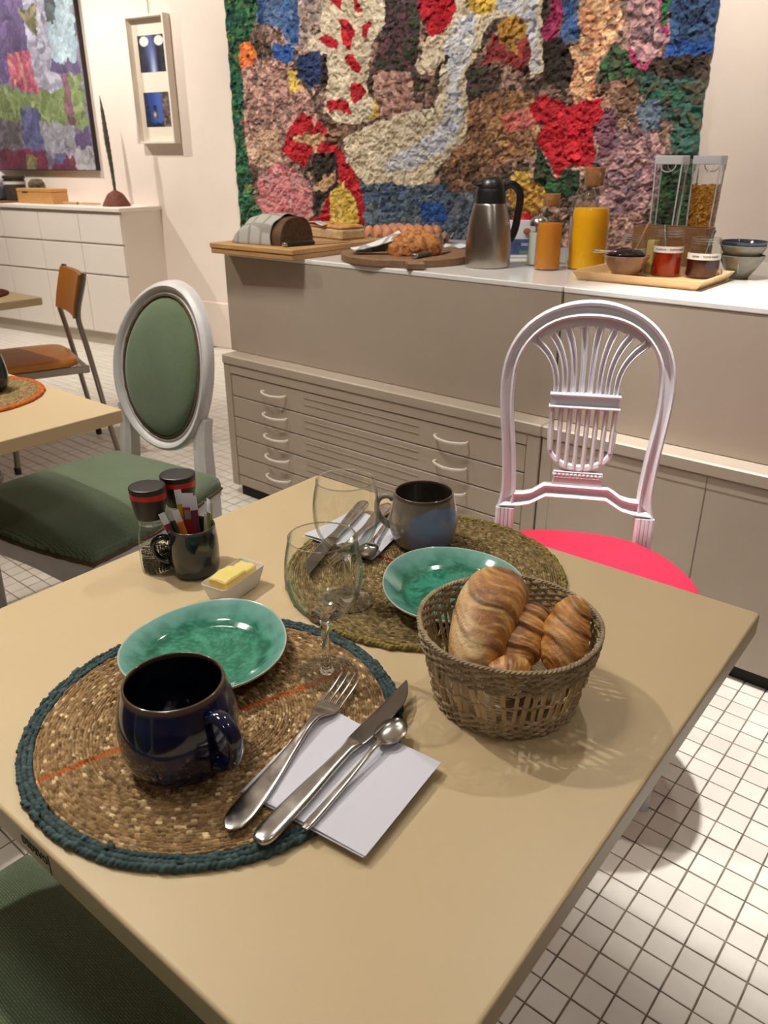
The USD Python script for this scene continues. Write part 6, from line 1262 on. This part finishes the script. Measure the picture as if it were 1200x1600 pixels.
def ph1(a, b):
    n = meshkit.fbm(np.stack([a * 9, b * 9, 0 * a], -1), 3, 2)[..., None]; c = np.ones(a.shape + (3,)) * [44, 42, 52] + 30 * (n - 0.5)
    g = np.exp(-((a - 0.48 + 0.10 * (b - 0.5)) / 0.20) ** 2)[..., None] * np.clip(1.1 - 0.3 * np.abs(b - 0.45), 0, 1)[..., None]; c = c * (1 - g) + np.array([86, 100, 156]) * g
    g = np.exp(-((a - 0.52) / 0.09) ** 2)[..., None] * np.clip(0.75 - b, 0, 1)[..., None] * 1.3; c = c * (1 - g) + np.array([190, 196, 214]) * g
    d = np.exp(-((a - 0.74) / 0.07) ** 2)[..., None] * (b < 0.72)[..., None] * 0.85; c = c * (1 - d) + np.array([28, 28, 32]) * d
    for cx in (0.24, 0.80): o = (((a - cx) / 0.17) ** 2 + ((b - 0.84) / 0.135) ** 2 < 1)[..., None]; c = np.where(o, np.array([228, 220, 214]), c)
    return c
def ph2(a, b):
    n = meshkit.fbm(np.stack([a * 14, b * 14, 0 * a], -1), 3, 6)[..., None]; c = np.ones(a.shape + (3,)) * [40, 62, 128] + np.array([30, 36, 40]) * np.exp(-((a - 0.6) / 0.25) ** 2)[..., None]
    l = (a < 0.24 - 0.12 * b + 0.1 * (n[..., 0] - 0.5))[..., None] | (b < 0.16 * n[..., 0] + 0.04)[..., None]; c = np.where(l, np.array([34, 40, 60]) + 60 * (n - 0.4), c)
    r = (a > 0.70 + 0.10 * (0.5 - b) * 0 + 0.05 * (n[..., 0] - 0.5))[..., None]; c = np.where(r, np.array([104, 92, 86]) + 140 * (n - 0.5), c)
    d = np.exp(-((a - 0.40) / 0.06) ** 2)[..., None] * ((b > 0.25) & (b < 0.62))[..., None]; c = c * (1 - d) + np.array([26, 32, 54]) * d
    w = np.exp(-(((a - 0.38) / 0.055) ** 2 + ((b - 0.36) / 0.09) ** 2))[..., None]; c = c * (1 - w) + np.array([232, 196, 140]) * w; return c
photo(-0.573, -0.345, 1.735, 1.940, ph1); photo(-0.573, -0.345, 1.418, 1.620, ph2)
M("wire_dark", S(96, 80, 70), rough=0.5, metal=0.6); single("hanging_wire", bar(wallpt(-0.455, 2.047, 0.012), wallpt(-0.455, CEIL - 0.002, 0.012), 0.0022, 8), MATS["wire_dark"], "thin dark hanging wire above the white photo frame", "wire")

# ================================================================== ON THE CHEST OF DRAWERS
DZ = 0.9312
def ond(s, off): return wallpt(s, DZ, off)
M("box_wood", S(204, 152, 92), S(190, 136, 78), scale=12, stretch=(3, 16, 16), rough=0.5)
p = ond(-1.49, 0.215); t = thing("wooden_box", "honey coloured lidded wooden box on the white drawers", "box", p, math.degrees(WA) - 3)
obj("body", box(-0.205, 0.205, -0.065, 0.065, 0, 0.078, 0.002), MATS["box_wood"], t, False); obj("lid", box(-0.207, 0.207, -0.067, 0.067, 0.0790, 0.100, 0.002), MATS["box_wood"], t, False); obj("finger_notch", box(-0.135, -0.075, -0.0682, -0.066, 0.072, 0.080), MATS["dark_edge"], t, False)
t = thing("wooden_spatula", "pale wooden spatula lying between the box and the spike sculpture", "spatula", ond(-1.06, 0.22), math.degrees(WA) + 4)
obj("blade", flatloft(interp_st([(-0.05, 0, 0.006, 0.004, 0.010), (0.0, 0, 0.022, 0.006, 0.011), (0.12, 0, 0.026, 0.006, 0.011), (0.155, 0, 0.012, 0.004, 0.010)], 24), 12), MATS["box_wood"], t, 40); obj("handle", bar((-0.19, 0, 0.010), (-0.045, 0, 0.010), 0.008, 10), MATS["box_wood"], t, 40); obj("ring", bar((-0.055, 0, 0.010), (-0.048, 0, 0.010), 0.0095, 10), MATS["dark_edge"], t, 40)
M("terracotta", S(120, 66, 50), S(96, 52, 40), scale=30, rough=0.85, bump=0.5, bscale=60, bdist=0.004); M("bronze_green", S(78, 76, 58), S(56, 52, 42), scale=40, rough=0.7, bump=0.5, bscale=90, bdist=0.003)
t = thing("spike_sculpture", "tall thin dark spike on a rust-brown cone base", "sculpture", ond(-0.752, 0.20), 10)
obj("cone_base", lathe([(0.094, 0.0), (0.096, 0.004), (0.088, 0.022), (0.058, 0.070), (0.048, 0.080), (0.020, 0.096), (0.012, 0.100)], 12), MATS["terracotta"], t, 30)
P = smoothpath([(0, 0, 0.09), (-0.006, 0.002, 0.25), (-0.014, 0, 0.42), (-0.020, 0, 0.56), (-0.028, 0, 0.67)], 40); sc = np.interp(np.linspace(0, 1, 40), [0, 0.1, 0.55, 0.85, 1], [0.7, 0.75, 1.25, 0.8, 0.08]) * (1 + 0.12 * np.sin(np.arange(40) * 2.3))
obj("spike", tube(P, 0.0135, 8, scale=sc), MATS["bronze_green"], t, 40)
M("jar_dark", S(58, 50, 42), S(80, 70, 58), scale=30, rough=0.4); M("jar_olive", S(130, 118, 86), S(70, 60, 46), scale=22, rough=0.6); M("slate_blue", S(92, 104, 124), S(120, 130, 146), scale=20, rough=0.6)
t = thing("storage_jar", "dark jar with a pale band, left of the honey coloured box", "jar", ond(-1.855, 0.16) + np.array([0, 0, 0.0112]), 0)
obj("body", lathe([(0.070, 0), (0.076, 0.006), (0.076, 0.135), (0.070, 0.148)], 36), MATS["jar_dark"], t, 50); obj("band", lathe([(0.0768, 0.110), (0.0768, 0.130)], 36, False, False), MATS["label_white"], t, 50); obj("lid", lathe([(0.078, 0.148), (0.080, 0.152), (0.080, 0.166), (0.074, 0.170), (0, 0.170)], 36, True, False), MATS["jar_dark"], t, 50)
t = thing("stone_figure", "mottled olive stone lump between the dark jar and the wooden box", "ornament", ond(-1.700, 0.085), 0)
m = box(-0.055, 0.055, -0.045, 0.045, 0, 0.155, 0.02).subdivide().subdivide(); m.vertices += (meshkit.fbm(m.vertices * 22, 3, 8)[:, None] - 0.5) * 0.030 * np.clip(m.vertices[:, 2:] / 0.02, 0, 1); obj("lump", m, MATS["jar_olive"], t, 50); mm = trimesh.creation.icosphere(2, 1); mm.vertices = mm.vertices * [0.040, 0.034, 0.026] + [0.035, -0.035, 0.100]; obj("dark_knob", mm, MATS["dark_edge"], t, 50)
t = thing("blue_pot", "slate blue pot at the far left end, standing on a brown mat", "pot", ond(-2.02, 0.24) + np.array([0, 0, 0.0115]), 0)
obj("pot", lathe([(0.080, 0), (0.100, 0.010), (0.108, 0.05), (0.100, 0.094), (0.092, 0.100), (0.086, 0.094), (0.088, 0.05), (0.05, 0.012)], 40), MATS["slate_blue"], t, 50)
single("brown_mat", mv(box(-0.26, 0.26, -0.14, 0.17, 0, 0.011, 0.002), ond(-2.02, 0.23), rz=math.degrees(WA)), MATS["walnut_box"], "flat brown wooden mat under the slate blue pot", "mat", smooth=False)
single("white_globe", mv(lathe([(max(0.072 * math.sin(q), 0.03 if q < 0.5 else 0.0005), 0.072 - 0.072 * math.cos(q)) for q in np.linspace(0.35, PI, 24)], 36), ond(-2.13, 0.10) + np.array([0, 0, 0.07])), MATS["porcelain"], "white round vase behind the slate blue pot, at the photo's left edge", "vase")
